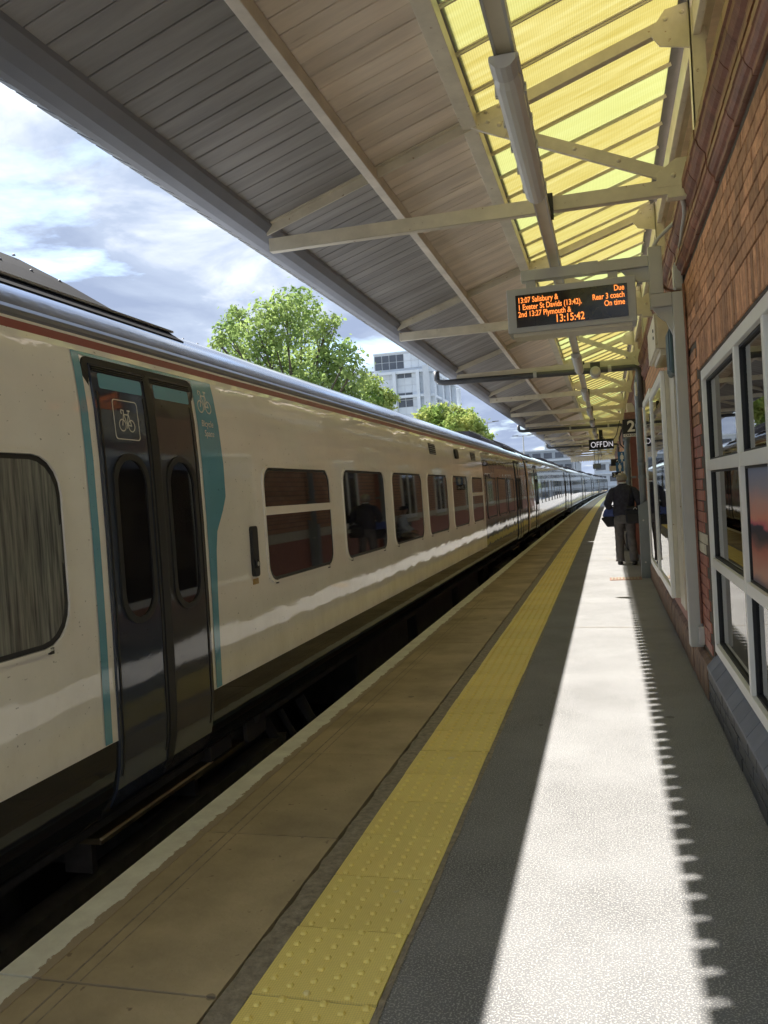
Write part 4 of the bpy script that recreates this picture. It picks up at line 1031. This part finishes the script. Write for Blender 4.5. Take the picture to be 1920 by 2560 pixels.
MB().tube([(0, -.16, 0), (0, -.15, 0), (0, .15, 0)], [.055, .075, .075], 16).build('body', 'lightgrey', t, smooth=False); MB().tube([(0, -.17, 0), (0, -.161, 0)], .045, 14).build('lens', 'cream', t)
MB().box(-.07, .07, -.03, .03, .076, .15).build('mount', 'dkgrey', t)

# ------------------------------------------------------------------ hanging and projecting signs
t = thing('car_stop_sign', 'black sign with a white figure two above a car stop strip', 'sign', (.515, 17.45, 2.47))
MB().box(-.155, .155, 0, .04, 0, .29).build('plate', 'black', t, bev=.004)
text('figure', '2', .30, 'white', t, (.005, -.002, .045), rt, 'CENTER', .001, .008)
st = MB().box(-.15, .16, .0, .03, -.062, -.002).build('strip', 'white', t)
text('lettering', 'CAR STOP', .056, 'black', st, (.005, -.002, -.05), rt, 'CENTER', .001, .001)
MB().box(-.11, .12, .045, .25, .292, .43).build('hood', 'rust', t, bev=.004); MB().box(-.05, .09, .1, .5, .43, .62).build('bracket', 'bar', t)
t = thing('platform_indicator', 'black hanging indicator reading OFF and DN in white', 'sign', (-.12, 29, 2.83))
pb = MB().box(-.405, .405, 0, .16, -.17, .17).build('box', 'black', t, bev=.005)
text('lettering', 'OFF', .27, 'ledw', pb, (-.35, -.003, -.095), rt, 'LEFT', .001, -.004, .82); text('lettering', 'DN', .27, 'ledw', pb, (.055, -.003, -.095), rt, 'LEFT', .001, -.004, .82)
MB().box(-.06, .06, .03, .13, .171, .55).build('hanger', 'black', t)
def toilet(x, y, z, w_, female, label):
    t = thing('toilet_sign', label, 'sign', (x, y, z), 0, 'blue toilet signs'); h_ = w_*1.25
    MB().box(-w_/2, w_/2, 0, .03, 0, h_).build('plate', 'blue', t)
    f = MB(); s = h_
    f.ell((0, -.004, s*.80), s*.075, .003, s*.085, 10, 6)
    if female:
        f.prism([(-.10*s, .70*s), (.10*s, .70*s), (.20*s, .42*s), (.14*s, .40*s), (.19*s, .25*s), (.07*s, .25*s), (.07*s, .06*s), (-.07*s, .06*s), (-.07*s, .25*s), (-.19*s, .25*s), (-.14*s, .40*s), (-.20*s, .42*s)], lambda a, b: (a, -.006, b), lambda a, b: (a, -.001, b))
    else:
        f.prism([(-.15*s, .70*s), (.15*s, .70*s), (.17*s, .36*s), (.11*s, .36*s), (.10*s, .06*s), (-.10*s, .06*s), (-.11*s, .36*s), (-.17*s, .36*s)], lambda a, b: (a, -.006, b), lambda a, b: (a, -.001, b))
    f.build('figure', 'white', t, fix=True)
    MB().box(w_/2, w_/2+.1, .005, .025, h_*.4, h_*.55).build('bracket', 'cream', t)
toilet(.455, 25.5, 2.12, .23, True, 'blue sign with a white female figure projecting from the wall')
toilet(.42, 28.0, 1.86, .24, False, 'blue sign with a white male figure behind the female one')
t = thing('platform_sign', 'far black sign with a white figure two over a grey plate', 'sign', (.37, 34, 2.18)); pb = MB().box(-.19, .19, 0, .04, 0, .27).build('plate', 'black', t); text('figure', '2', .26, 'white', pb, (.08, -.002, .04), rt, 'CENTER', .001, .006)
MB().box(-.26, .12, .0, .03, -.20, -.004).build('plate', 'bar', t)
t = thing('direction_sign', 'small black sign with white figures below the toilet signs', 'sign', (.30, 27.5, 1.68)); pb = MB().box(-.14, .14, 0, .03, 0, .17).build('plate', 'black', t); text('lettering', '3-4', .15, 'white', pb, (0, -.002, .03), rt, 'CENTER', .001, .002)
t = thing('information_screen', 'dark hanging screen on two rods near the canopy end', 'display', (-.47, 45, 2.31)); MB().box(-.2, .2, 0, .18, 0, .25).build('housing', 'dkgrey', t); MB().box(-.17, .17, -.004, -.0005, .03, .22).build('screen', 'pipe', t)
for x in (-.09, .09): MB().tube([(x, .09, .25), (x, .09, 1.1)], .014, 6).build('rod', 'dkgrey', t)

# ------------------------------------------------------------------ people
def ringe(c, rx, ry, n=16, ph=0, wob=0): return [(c[0]+rx*(1+random.uniform(-wob, wob))*math.cos(2*math.pi*k/n+ph), c[1]+ry*(1+random.uniform(-wob, wob))*math.sin(2*math.pi*k/n+ph), c[2]) for k in range(n)]
def limb(mb, pts, n=10, wob=.05):
    """tapered limb through (x,y,z,r) points"""
    P = []; 
    for i in range(len(pts)-1):
        for k in range(4):
            t_ = k/4; a, b = pts[i], pts[i+1]; P.append([a[j]+(b[j]-a[j])*t_ for j in range(4)])
    P.append(list(pts[-1])); mb.tube([p[:3] for p in P], [p[3]*(1+random.uniform(-wob, wob)) for p in P], n)
def skinbody(name, verts, edges, root, parent, mat):
    me = bpy.data.meshes.new(name); me.from_pydata([v[:3] for v in verts], edges, []); me.materials.append(MT[mat])
    o = bpy.data.objects.new(name, me); COL.objects.link(o); o.parent = parent
    md = o.modifiers.new('skin', 'SKIN'); md.use_smooth_shade = True
    for i, v in enumerate(verts):
        sv = me.skin_vertices[0].data[i]; sv.radius = (v[3], v[4] if len(v) > 4 else v[3]); sv.use_root = (i == root); sv.use_loose = False
    sb = o.modifiers.new('sub', 'SUBSURF'); sb.levels = 1; sb.render_levels = 2
    return o
def person_body(parent, J):
    V = []; E = []
    def v(p, r, r2=None): V.append((*p, r, r2 or r)); return len(V)-1
    def chain(a, items):
        for p, r in items:
            b = v(p, r); E.append((a, b)); a = b
        return a
    pel = v(J['pelvis'], .11, .085)
    sp = chain(pel, [(J['spine'], .10), (J['chest'], .115)])
    nb_ = chain(sp, [(J['neck'], .055), (J['jaw'], .066), (J['head'], .088), (J['crown'], .062)])
    hd = len(V)-2; h = Vector(J['head']); fw = Vector(J['face'])
    chain(hd, [(tuple(h+fw*.105+Vector((0, 0, -.015))), .013)])
    sd = Vector((-fw.y, fw.x, 0))
    for s in (-1, 1): chain(hd, [(tuple(h+sd*s*.088), .018)])
    for s in ('l', 'r'):
        a = chain(sp, [(J['sh'+s], .058), (J['el'+s], .042), (J['wr'+s], .030)])
        wr = Vector(J['wr'+s]); dr = Vector(J['hd'+s]).normalized(); sdv = Vector(J['hs'+s]).normalized(); cu = dr.cross(sdv).normalized()*J.get('curl'+s, 1)
        pm = chain(a, [(tuple(wr+dr*.055), .034)])
        for k, ln in enumerate((.07, .08, .075, .06)):
            b0 = wr+dr*.085+sdv*((k-1.5)*.021)
            chain(pm, [(tuple(b0), .0105), (tuple(b0+dr*ln*.5+cu*.012), .009), (tuple(b0+dr*ln*.78+cu*.045), .0078)])
        tb = wr+dr*.04+sdv*-.038
        chain(pm, [(tuple(tb), .0115), (tuple(tb+dr*.035-sdv*.012+cu*.02), .010)])
        k = chain(pel, [(J['hip'+s], .082), (J['kn'+s], .055), (J['an'+s], .036)])
        an = Vector(J['an'+s]); chain(k, [(tuple(an+fw*.11+Vector((0, 0, -.05))), .034)])
    return skinbody('body', V, E, pel, parent, 'skin')
man = thing('person', 'man in dark jumper and grey trousers walking away with two bags', 'person', (.27, 15.9, 0))
J = dict(pelvis=(0, 0, .93), spine=(0, -.005, 1.10), chest=(0, .0, 1.30), neck=(-.005, .025, 1.455), jaw=(-.01, .045, 1.52), head=(-.012, .055, 1.59), crown=(-.012, .055, 1.655), face=(-.12, .99, 0),
         shl=(-.175, 0, 1.385), ell=(-.275, -.035, 1.12), wrl=(-.205, .16, 1.00), hdl=(.1, .55, -.75), hsl=(1, 0, 0), shr=(.175, 0, 1.385), elr=(.275, -.03, 1.12), wrr=(.265, .13, .955), hdr=(0, .4, -.9), hsr=(.2, 1, 0), curlr=-1,
         hipl=(-.09, 0, .88), knl=(-.105, .05, .48), anl=(-.11, .02, .085), hipr=(.09, 0, .88), knr=(.105, -.02, .48), anr=(.13, -.14, .095))
person_body(man, J)
mb = MB(); rr = []
for z, rx, ry, oy in ((.90, .182, .125, 0), (.94, .196, .14, 0), (1.02, .192, .138, -.01), (1.14, .188, .135, -.01), (1.26, .200, .138, -.005), (1.34, .205, .132, 0), (1.40, .180, .115, .005), (1.44, .125, .088, .015), (1.465, .078, .07, .022), (1.485, .068, .064, .03)):
    rr.append(ringe((0, oy, z), rx, ry, 20, 0, .025))
mb.rings(rr)
limb(mb, [(-.120, .0, 1.375, .062), (-.175, -.01, 1.345, .078), (-.228, -.02, 1.26, .076), (-.285, -.035, 1.12, .068), (-.25, .07, 1.05, .058), (-.205, .15, 1.005, .046)])
limb(mb, [(.120, .0, 1.375, .062), (.175, -.01, 1.345, .078), (.233, -.02, 1.26, .076), (.285, -.03, 1.12, .068), (.275, .06, 1.03, .058), (.265, .125, .965, .046)])
mb.build('jumper', 'navy', man, smooth=True)
mb = MB(); mb.rings([ringe((0, .03, z), r_, r_*.95, 16) for z, r_ in ((1.475, .066), (1.50, .070), (1.512, .066))]); mb.build('collar', 'white', man, smooth=True)
mb = MB(); mb.rings([ringe((0, 0, z), rx, ry, 20, 0, .02) for z, rx, ry in ((.985, .165, .115), (.93, .175, .128), (.86, .180, .135), (.80, .172, .128), (.755, .12, .10))])
limb(mb, [(-.088, .0, .86, .100), (-.098, .03, .66, .090), (-.105, .05, .48, .078), (-.11, .03, .26, .074), (-.112, .015, .06, .078)])
limb(mb, [(.088, .0, .86, .100), (.100, -.01, .66, .090), (.108, -.03, .48, .078), (.125, -.09, .26, .074), (.135, -.13, .07, .078)])
mb.build('trousers', 'trouser', man, smooth=True)
for x, y, tl in ((-.113, .03, 0), (.137, -.12, .012)):
    mb = MB(); mb.rings([[(x+.048*math.cos(2*math.pi*k/14)*s, y+.05+.145*math.sin(2*math.pi*k/14)*s, z+tl) for k in range(14)] for z, s in ((.0, .95), (.02, 1.0), (.05, .95), (.085, .62), (.10, .45))]); mb.build('shoe', 'shoe', man, smooth=True)
mb = MB(); mb.ell((-.012, .045, 1.592), .096, .110, .090, 18, 12, -.62, 1.); mb.build('hair', 'greyhair', man, smooth=True)
# bags he carries
t = thing('holdall', 'blue and black holdall in the walking man left hand', 'bag', (.09, 16.02, .70))
def wprism(mb, poly, y0, y1): return mb.prism(poly, lambda x, z: (x, y0, z), lambda x, z: (x, y1, z))
wprism(MB(), [(-.13, 0), (.12, 0), (.20, .17), (.17, .185), (-.17, .185), (-.235, .165)], -.11, .13).build('base', 'bagdark', t, fix=True, bev=.02)
wprism(MB(), [(-.215, .187), (.18, .187), (.12, .33), (-.10, .36), (-.165, .32)], -.10, .12).build('top', 'bluebag', t, fix=True, bev=.03)
MB().tube([(-.09, .0, .33), (-.06, .01, .38), (.02, .01, .40), (.06, .01, .36), (.07, 0, .32)], .013, 8).build('handle', 'bagdark', t, smooth=True)
t = thing('shoulder_bag', 'black shoulder bag hanging at the walking man right hip', 'bag', (.46, 15.80, .75))
MB().box(-.17, .14, -.085, .075, 0, .26).build('body', 'bagdark', t, bev=.045); MB().box(-.14, .11, -.105, -.086, .03, .17).build('pocket', 'black', t, bev=.01); MB().box(-.15, .12, -.095, .08, .2605, .31).build('flap', 'bagdark', t, bev=.02)
MB().tube([(-.12, .01, .30), (-.10, -.04, .45), (-.065, -.045, .62), (-.05, .03, .69), (-.06, .14, .69)], .012, 6).build('strap', 'black', t, smooth=True)
MB().tube([(-.03, -.096, .26), (.0, -.13, .30), (.03, -.096, .26)], .008, 6).build('buckle', 'lightgrey', t)
# bench with someone seated, mostly hidden by the walking man
bn = thing('bench', 'metal platform bench against the wall behind the walking man', 'bench', (.36, 20.2, 0))
for k in range(4): MB().box(-.16+.1*k, -.08+.1*k, -.9, .9, .43, .45).build('slat', 'dkgrey', bn)
for k in range(3): MB().box(.215, .235, -.9, .9, .55+.11*k, .63+.11*k).build('back_slat', 'dkgrey', bn)
for y in (-.8, .8): MB().box(-.14, -.10, y-.02, y+.02, 0, .43).build('leg', 'dkgrey', bn); MB().box(.19, .23, y-.02, y+.02, 0, .80).build('leg', 'dkgrey', bn)
p2 = thing('person', 'seated person in pale top and tan trousers glimpsed behind the walking man', 'person', (.47, 19.9, 0))
J2 = dict(pelvis=(.06, 0, .54), spine=(.08, 0, .72), chest=(.06, 0, .92), neck=(.03, 0, 1.07), jaw=(.0, 0, 1.13), head=(-.01, 0, 1.20), crown=(-.01, 0, 1.265), face=(-1, 0, 0),
          shl=(.06, -.17, 1.0), ell=(.0, -.22, .76), wrl=(-.19, -.13, .66), hdl=(-1, .1, -.2), hsl=(0, 1, 0), shr=(.06, .17, 1.0), elr=(.0, .22, .76), wrr=(-.19, .13, .66), hdr=(-1, -.1, -.2), hsr=(0, 1, 0),
          hipl=(.05, -.09, .53), knl=(-.26, -.12, .53), anl=(-.19, -.12, .09), hipr=(.05, .09, .53), knr=(-.26, .14, .53), anr=(-.20, .15, .09))
person_body(p2, J2)
mb = MB(); mb.rings([ringe((x_, 0, z), rx, ry, 16, 0, .02) for z, x_, rx, ry in ((.50, .06, .14, .17), (.62, .08, .13, .17), (.80, .08, .125, .175), (.95, .06, .125, .19), (1.02, .05, .10, .16), (1.07, .03, .06, .07))])
for s in (-1, 1): limb(mb, [(.06, .165*s, .99, .07), (.02, .21*s, .86, .064), (0, .22*s, .76, .058), (-.10, .17*s, .71, .05), (-.18, .135*s, .665, .042)])
mb.build('top', 'paleshirt', p2, smooth=True)
mb = MB()
for s in (-1, 1): limb(mb, [(.06, .09*s, .545, .10), (-.12, .105*s, .54, .088), (-.26, .125*s, .525, .072), (-.225, .13*s, .3, .062), (-.20, .135*s, .10, .06)])
mb.build('trousers', 'tan', p2, smooth=True)
for s in (-1, 1):
    mb = MB(); mb.rings([[(-.24+.13*math.cos(2*math.pi*k/12)*q, .133*s+.045*math.sin(2*math.pi*k/12)*q, z) for k in range(12)] for z, q in ((0, .95), (.03, 1), (.06, .9), (.1, .5))]); mb.build('shoe', 'white', p2, smooth=True)
mb = MB(); mb.ell((0.005, 0, 1.215), .10, .095, .09, 16, 8, -.4, 1); mb.build('hair', 'bagdark', p2, smooth=True)
t = thing('backpack', 'dark backpack on the ground under the platform bench', 'bag', (.46, 19.15, 0)); MB().box(-.13, .11, -.12, .12, 0, .42).build('body', 'bagdark', t, bev=.06); MB().box(-.10, .08, -.155, -.121, .06, .24).build('pocket', 'black', t, bev=.015)
MB().tube([(-.04, 0, .41), (-.03, 0, .46), (.03, 0, .46), (.04, 0, .41)], .012, 6).build('handle', 'black', t)

# ------------------------------------------------------------------ trees
def leaves(name, clumps, n, size, mat, parent):
    w_ = np.array([c[3]**2 for c in clumps]); cc = np.array(clumps); idx = rng.choice(len(clumps), n, p=w_/w_.sum())
    d = rng.normal(size=(n, 3)); d /= np.linalg.norm(d, axis=1)[:, None]
    rad = cc[idx, 3]*(.30+.80*rng.random(n)**.5+.45*(rng.random(n) < .07))*(1+.22*np.sin(d[:, 0]*7+idx)*np.cos(d[:, 2]*6+idx*2))
    P = cc[idx, :3]+d*rad[:, None]*np.array([1, 1, .9])
    keep = (np.sin(P[:, 0]*3.1+P[:, 2]*1.7)*np.sin(P[:, 2]*3.7+P[:, 1]*2.1) > -.55) | (rng.random(n) < .35); P = P[keep]; d = d[keep]; n = len(P)
    nn = d*.6+rng.normal(size=(n, 3))*.7+np.array([0, 0, .35]); nn /= np.linalg.norm(nn, axis=1)[:, None]
    a = np.cross(nn, rng.normal(size=(n, 3))); a /= np.linalg.norm(a, axis=1)[:, None]; b = np.cross(nn, a)
    s = size*(.45+1.1*rng.random(n)**1.5)[:, None]
    V = np.stack([P-a*s*.5, P+b*s*.32, P+a*s*.55, P-b*s*.32], 1).reshape(-1, 3)
    me = bpy.data.meshes.new(name); me.vertices.add(len(V)); me.vertices.foreach_set('co', V.ravel()); me.loops.add(4*n); me.loops.foreach_set('vertex_index', np.arange(4*n))
    me.polygons.add(n); me.polygons.foreach_set('loop_start', np.arange(0, 4*n, 4)); me.materials.append(MT[mat]); me.update(); me.validate()
    o = bpy.data.objects.new(name, me); COL.objects.link(o); o.parent = parent; return o
def tree(label, base, h0, clumps, n, size, mat, tr_, group='trees behind the train', extra=None):
    t = thing('tree', label, 'tree', base, 0, group)
    rel = [(c[0]-base[0], c[1]-base[1], c[2]-base[2], c[3]) for c in clumps]
    leaves('crown', rel, n, size, mat, t)
    mb = MB(); mb.tube([(0, 0, 0), (.05, .05, h0*.5), (0, 0, h0)], [tr_, tr_*.8, tr_*.65], 9)
    for c in rel:
        m_ = Vector(c[:3]); s0 = Vector((0, 0, h0*random.uniform(.7, 1.0))); q = s0.lerp(m_, .5)+Vector((random.uniform(-.3, .3), random.uniform(-.3, .3), random.uniform(-.2, .5)))
        mb.tube([s0, q, m_], [tr_*.34, tr_*.2, tr_*.07], 6)
        for _ in range(3):
            e_ = m_+Vector((random.uniform(-1, 1), random.uniform(-1, 1), random.uniform(-.3, 1)))*c[3]*.7; mb.tube([q.lerp(m_, .6), e_], [tr_*.1, tr_*.03], 4)
    mb.build('trunk', 'bark', t, smooth=True)
    return t
TA = [(-16.5, 43.4, 12.4, 1.03), (-16.2, 45.3, 12.6, 1.07), (-18.0, 44.2, 12.2, 0.91), (-20.4, 45.6, 12.4, 0.79), (-20.6, 45.8, 13.0, 0.36), (-19.7, 42.4, 11.1, 0.74), (-20.2, 42.1, 10.5, 0.4), (-21.3, 47.0, 11.4, 1.12), (-18.3, 43.6, 11.1, 1.1), (-16.7, 43.4, 11.1, 1.24), (-16.9, 48.0, 12.1, 1.14), (-14.5, 44.8, 11.5, 0.57), (-14.8, 47.0, 12.0, 0.37), (-15.1, 44.9, 10.9, 0.64), (-14.8, 45.8, 10.0, 1.02), (-13.0, 42.9, 9.2, 0.75), (-15.5, 45.8, 9.3, 1.23), (-17.5, 47.2, 10.1, 1.27), (-18.5, 45.1, 10.1, 1.21), (-20.3, 46.4, 10.3, 0.88), (-13.7, 46.0, 8.1, 1.09), (-12.5, 42.4, 8.3, 0.67), (-15.1, 46.5, 8.5, 1.1), (-17.7, 45.5, 9.0, 1.15), (-15.6, 43.8, 8.1, 1.11)]
TA += [(-18, 48.5, 8, 1.6), (-20, 47, 8.2, 1.4), (-16, 48, 7, 1.6), (-18, 44, 7, 1.5), (-14, 46, 6.6, 1.2)]
TA2 = [(-14.2, 51.2, 8.7, 0.73), (-14.5, 52.1, 8.2, 0.74), (-13.4, 51.6, 8.0, 0.49), (-13.2, 52.3, 7.8, 0.58), (-13.4, 52.4, 7.4, 0.5), (-13.7, 50.7, 7.3, 0.72), (-14.2, 51.5, 6.6, 1.0), (-13.6, 52, 5.8, .9)]
TB = [(-16.6, 78.4, 9.0, 0.87), (-16.0, 80.3, 9.4, 0.81), (-14.8, 79.2, 9.3, 0.88), (-14.0, 80.6, 9.2, 0.9), (-12.9, 80.8, 8.8, 0.9), (-12.0, 77.4, 8.0, 0.94), (-13.5, 77.1, 7.9, 1.01), (-15.9, 82.0, 8.7, 1.08), (-11.7, 78.6, 7.7, 0.88), (-11.3, 78.4, 6.9, 0.79), (-11.1, 83.0, 6.8, 0.5), (-12.8, 79.8, 7.4, 0.97), (-11.7, 82.0, 7.7, 0.5), (-15, 80, 7.5, 1.6), (-13, 80, 6, 1.6), (-16, 80, 6.5, 1.4)]
tree('tall green maple tree rising behind the near carriage roof', (-17, 45.5, -1.2), 7.0, TA, 17000, .25, 'leafA', .32)
tree('small pale green tree at the foot of the tall maple', (-13.9, 51.7, -1.2), 6.0, TA2, 3500, .25, 'leafB', .14)
tree('yellow green rounded tree in front of the white office tower', (-13.8, 79.8, -1.2), 6.0, TB, 13000, .30, 'leafB', .28)
def bush(x, y, h, r_, label, mat='leafC', n=3500):
    cl_ = [(x+random.uniform(-r_, r_), y+random.uniform(-r_, r_), h*random.uniform(.5, 1), r_*.7) for _ in range(9)]
    return tree(label, (x, y, -1.2), h*.5, cl_, n, .34, mat, .2, 'trees beyond the platform end')
bush(-12.2, 118, 4.3, 1.6, 'low bushy tree between the train roof and the grey car park', 'leafA')
bush(-7.0, 128, 3.3, 1.3, 'small reddish bush above the second carriage roof', 'leafB', 1800)
hd = [(9+random.uniform(-1.5, 2), 64+1.5*k, random.uniform(1, 4.5), 1.8) for k in range(44)]
tag(leaves('treeline', hd, 24000, .4, 'leafA', None), 'green treeline right of the platform beyond the station building', 'trees', kind='stuff')

# ------------------------------------------------------------------ buildings beyond the station
tw = thing('office_tower', 'white panelled office tower behind the trees', 'building', (-38.1, 140, -1.2))
H = 27.3
MB().box(0, 9.6, .3, 26, 0, 24.3).build('wall', 'concrete', tw)
MB().box(.15, 9.4, .5, 20, 24.3, H).build('wall', 'concrete', tw)
MB().box(-9, -.01, 2, 22, 0, 24.5).build('wing', 'concrete', tw); MB().box(-9.1, .0, 1.9, 22.1, 24.5, 24.8).build('wing_parapet', 'concrete2', tw)
MB().box(2.4, 8.2, 2, 9, H, H+.5).build('roof_edge', 'concrete2', tw); MB().box(.1, 9.45, .4, 20.1, H, H+.22).build('parapet', 'panelwhite', tw)
pnl = MB().box(.03, 1.27, -.06, .0, .03, 1.22).mesh('cladding_panel', 'panelwhite'); wpn = MB().box(.06, 1.24, -.03, .02, .05, 1.2).mesh('window', 'winfar')
def face(o, ux_, cols, rows, z0, dark, dz=1.25, du=1.3, skip=()):
    for r_ in range(rows):
        for c in range(cols):
            if (c, r_) in skip: continue
            q = place('window' if (c, r_) in dark else 'cladding_panel', wpn if (c, r_) in dark else pnl, tw, (o[0]+ux_[0]*du*c, o[1]+ux_[1]*du*c, z0+dz*r_), (0, 0, math.atan2(ux_[1], ux_[0])))
face((.3, .48, 0), (1, 0), 7, 2, 24.55, {(0, 0), (1, 0), (2, 0), (3, 0), (0, 1), (1, 1), (2, 1), (3, 1)})
dk = set()
for fl in range(6):
    for c in (3, 4):
        for q in (1, 2): dk.add((c, fl*4+q))
face((.3, .3, 0), (1, 0), 7, 18, 1.6, {(c, r_) for c, r_ in dk})
face((9.6, .3, 0), (0, 1), 19, 18, 1.6, {(c, r_) for c in range(2, 19, 4) for r_ in range(1, 18, 4)} | {(c+1, r_) for c in range(2, 19, 4) for r_ in range(2, 18, 4)})
for x in (-.2, 3.6, 7.7): MB().box(x, x+.55, -.7, .22, 0, 23.9).build('pilaster', 'panelwhite', tw)
for y in (1.0, 8, 15, 22, 27): MB().box(9.75, 10.6, y, y+.6, 0, 23.5).build('pilaster', 'panelwhite', tw)
for z in (4.4, 9.4, 14.4, 19.4, 23.6):
    MB().box(-.1, 9.6, -.45, .2, z, z+.45).build('floor_band', 'panelwhite', tw); MB().box(9.7, 10.4, .3, 27.5, z, z+.45).build('floor_band', 'panelwhite', tw)
MB().box(8.9, 9.9, -.6, .4, 0, 24.6).build('stair_shaft', 'concrete', tw)
def block(name, label, x0, x1, y0, y1, h, floors, mat, band, base=-1.2, win=True):
    t = thing(name, label, 'building', (x0, y0, base)); w_, d_ = x1-x0, y1-y0
    MB().box(0, w_, 0, d_, 0, h).build('wall', mat, t)
    for k in range(floors):
        z = h*(k+.62)/floors
        MB().box(-.15, w_+.15, -.25, d_+.1, h*(k+1)/floors-.35, h*(k+1)/floors).build('floor_band', band, t)
        if win:
            n = max(3, int(w_/2.6))
            for i in range(n): MB().box(w_*(i+.14)/n, w_*(i+.86)/n, -.06, .02, h*(k+.25)/floors, h*(k+.72)/floors).build('window', 'winfar', t)
    return t
block('car_park', 'long grey multi storey car park beyond the train', -24, -7.0, 215, 250, 12.2, 4, 'concrete2', 'concrete')
block('office_block', 'pale blue office block rising behind the grey car park', -18, -9, 262, 285, 17.5, 5, 'concrete', 'panelwhite')
block('low_block', 'low pale flat roofed building left of the grey car park', -31, -23.0, 196, 225, 12.0, 3, 'concrete', 'panelwhite')
block('shed', 'low white fascia building just right of the train curve', -11.5, -6.4, 170, 182, 8.2, 2, 'concrete2', 'panelwhite')
block('apartment_block', 'pale block facing the end of the platform', -2.5, 14, 182, 200, 10, 4, 'concrete', 'panelwhite')
def post(x, y, h, label):
    t = thing('lamp_post', label, 'lamp post', (x, y, -1.2), 0, 'lamp posts behind the train')
    MB().tube([(0, 0, 0), (0, 0, h)], [.11, .07], 10).build('pole', 'lightgrey', t); 
    for s in (-1, 1): MB().bar((0, 0, h-.12), (s*1.0, 0, h-.02), .07, .06).build('arm', 'lightgrey', t); MB().box(min(s*.55, s*1.25), max(s*.55, s*1.25), -.1, .1, h-.04, h+.03).build('lamp_head', 'dkgrey', t, bev=.02)
post(-12.1, 90, 10.1, 'tall twin arm lamp post beside the yellow green tree'); post(-9.3, 100, 9.0, 'second twin arm lamp post in front of the car park')
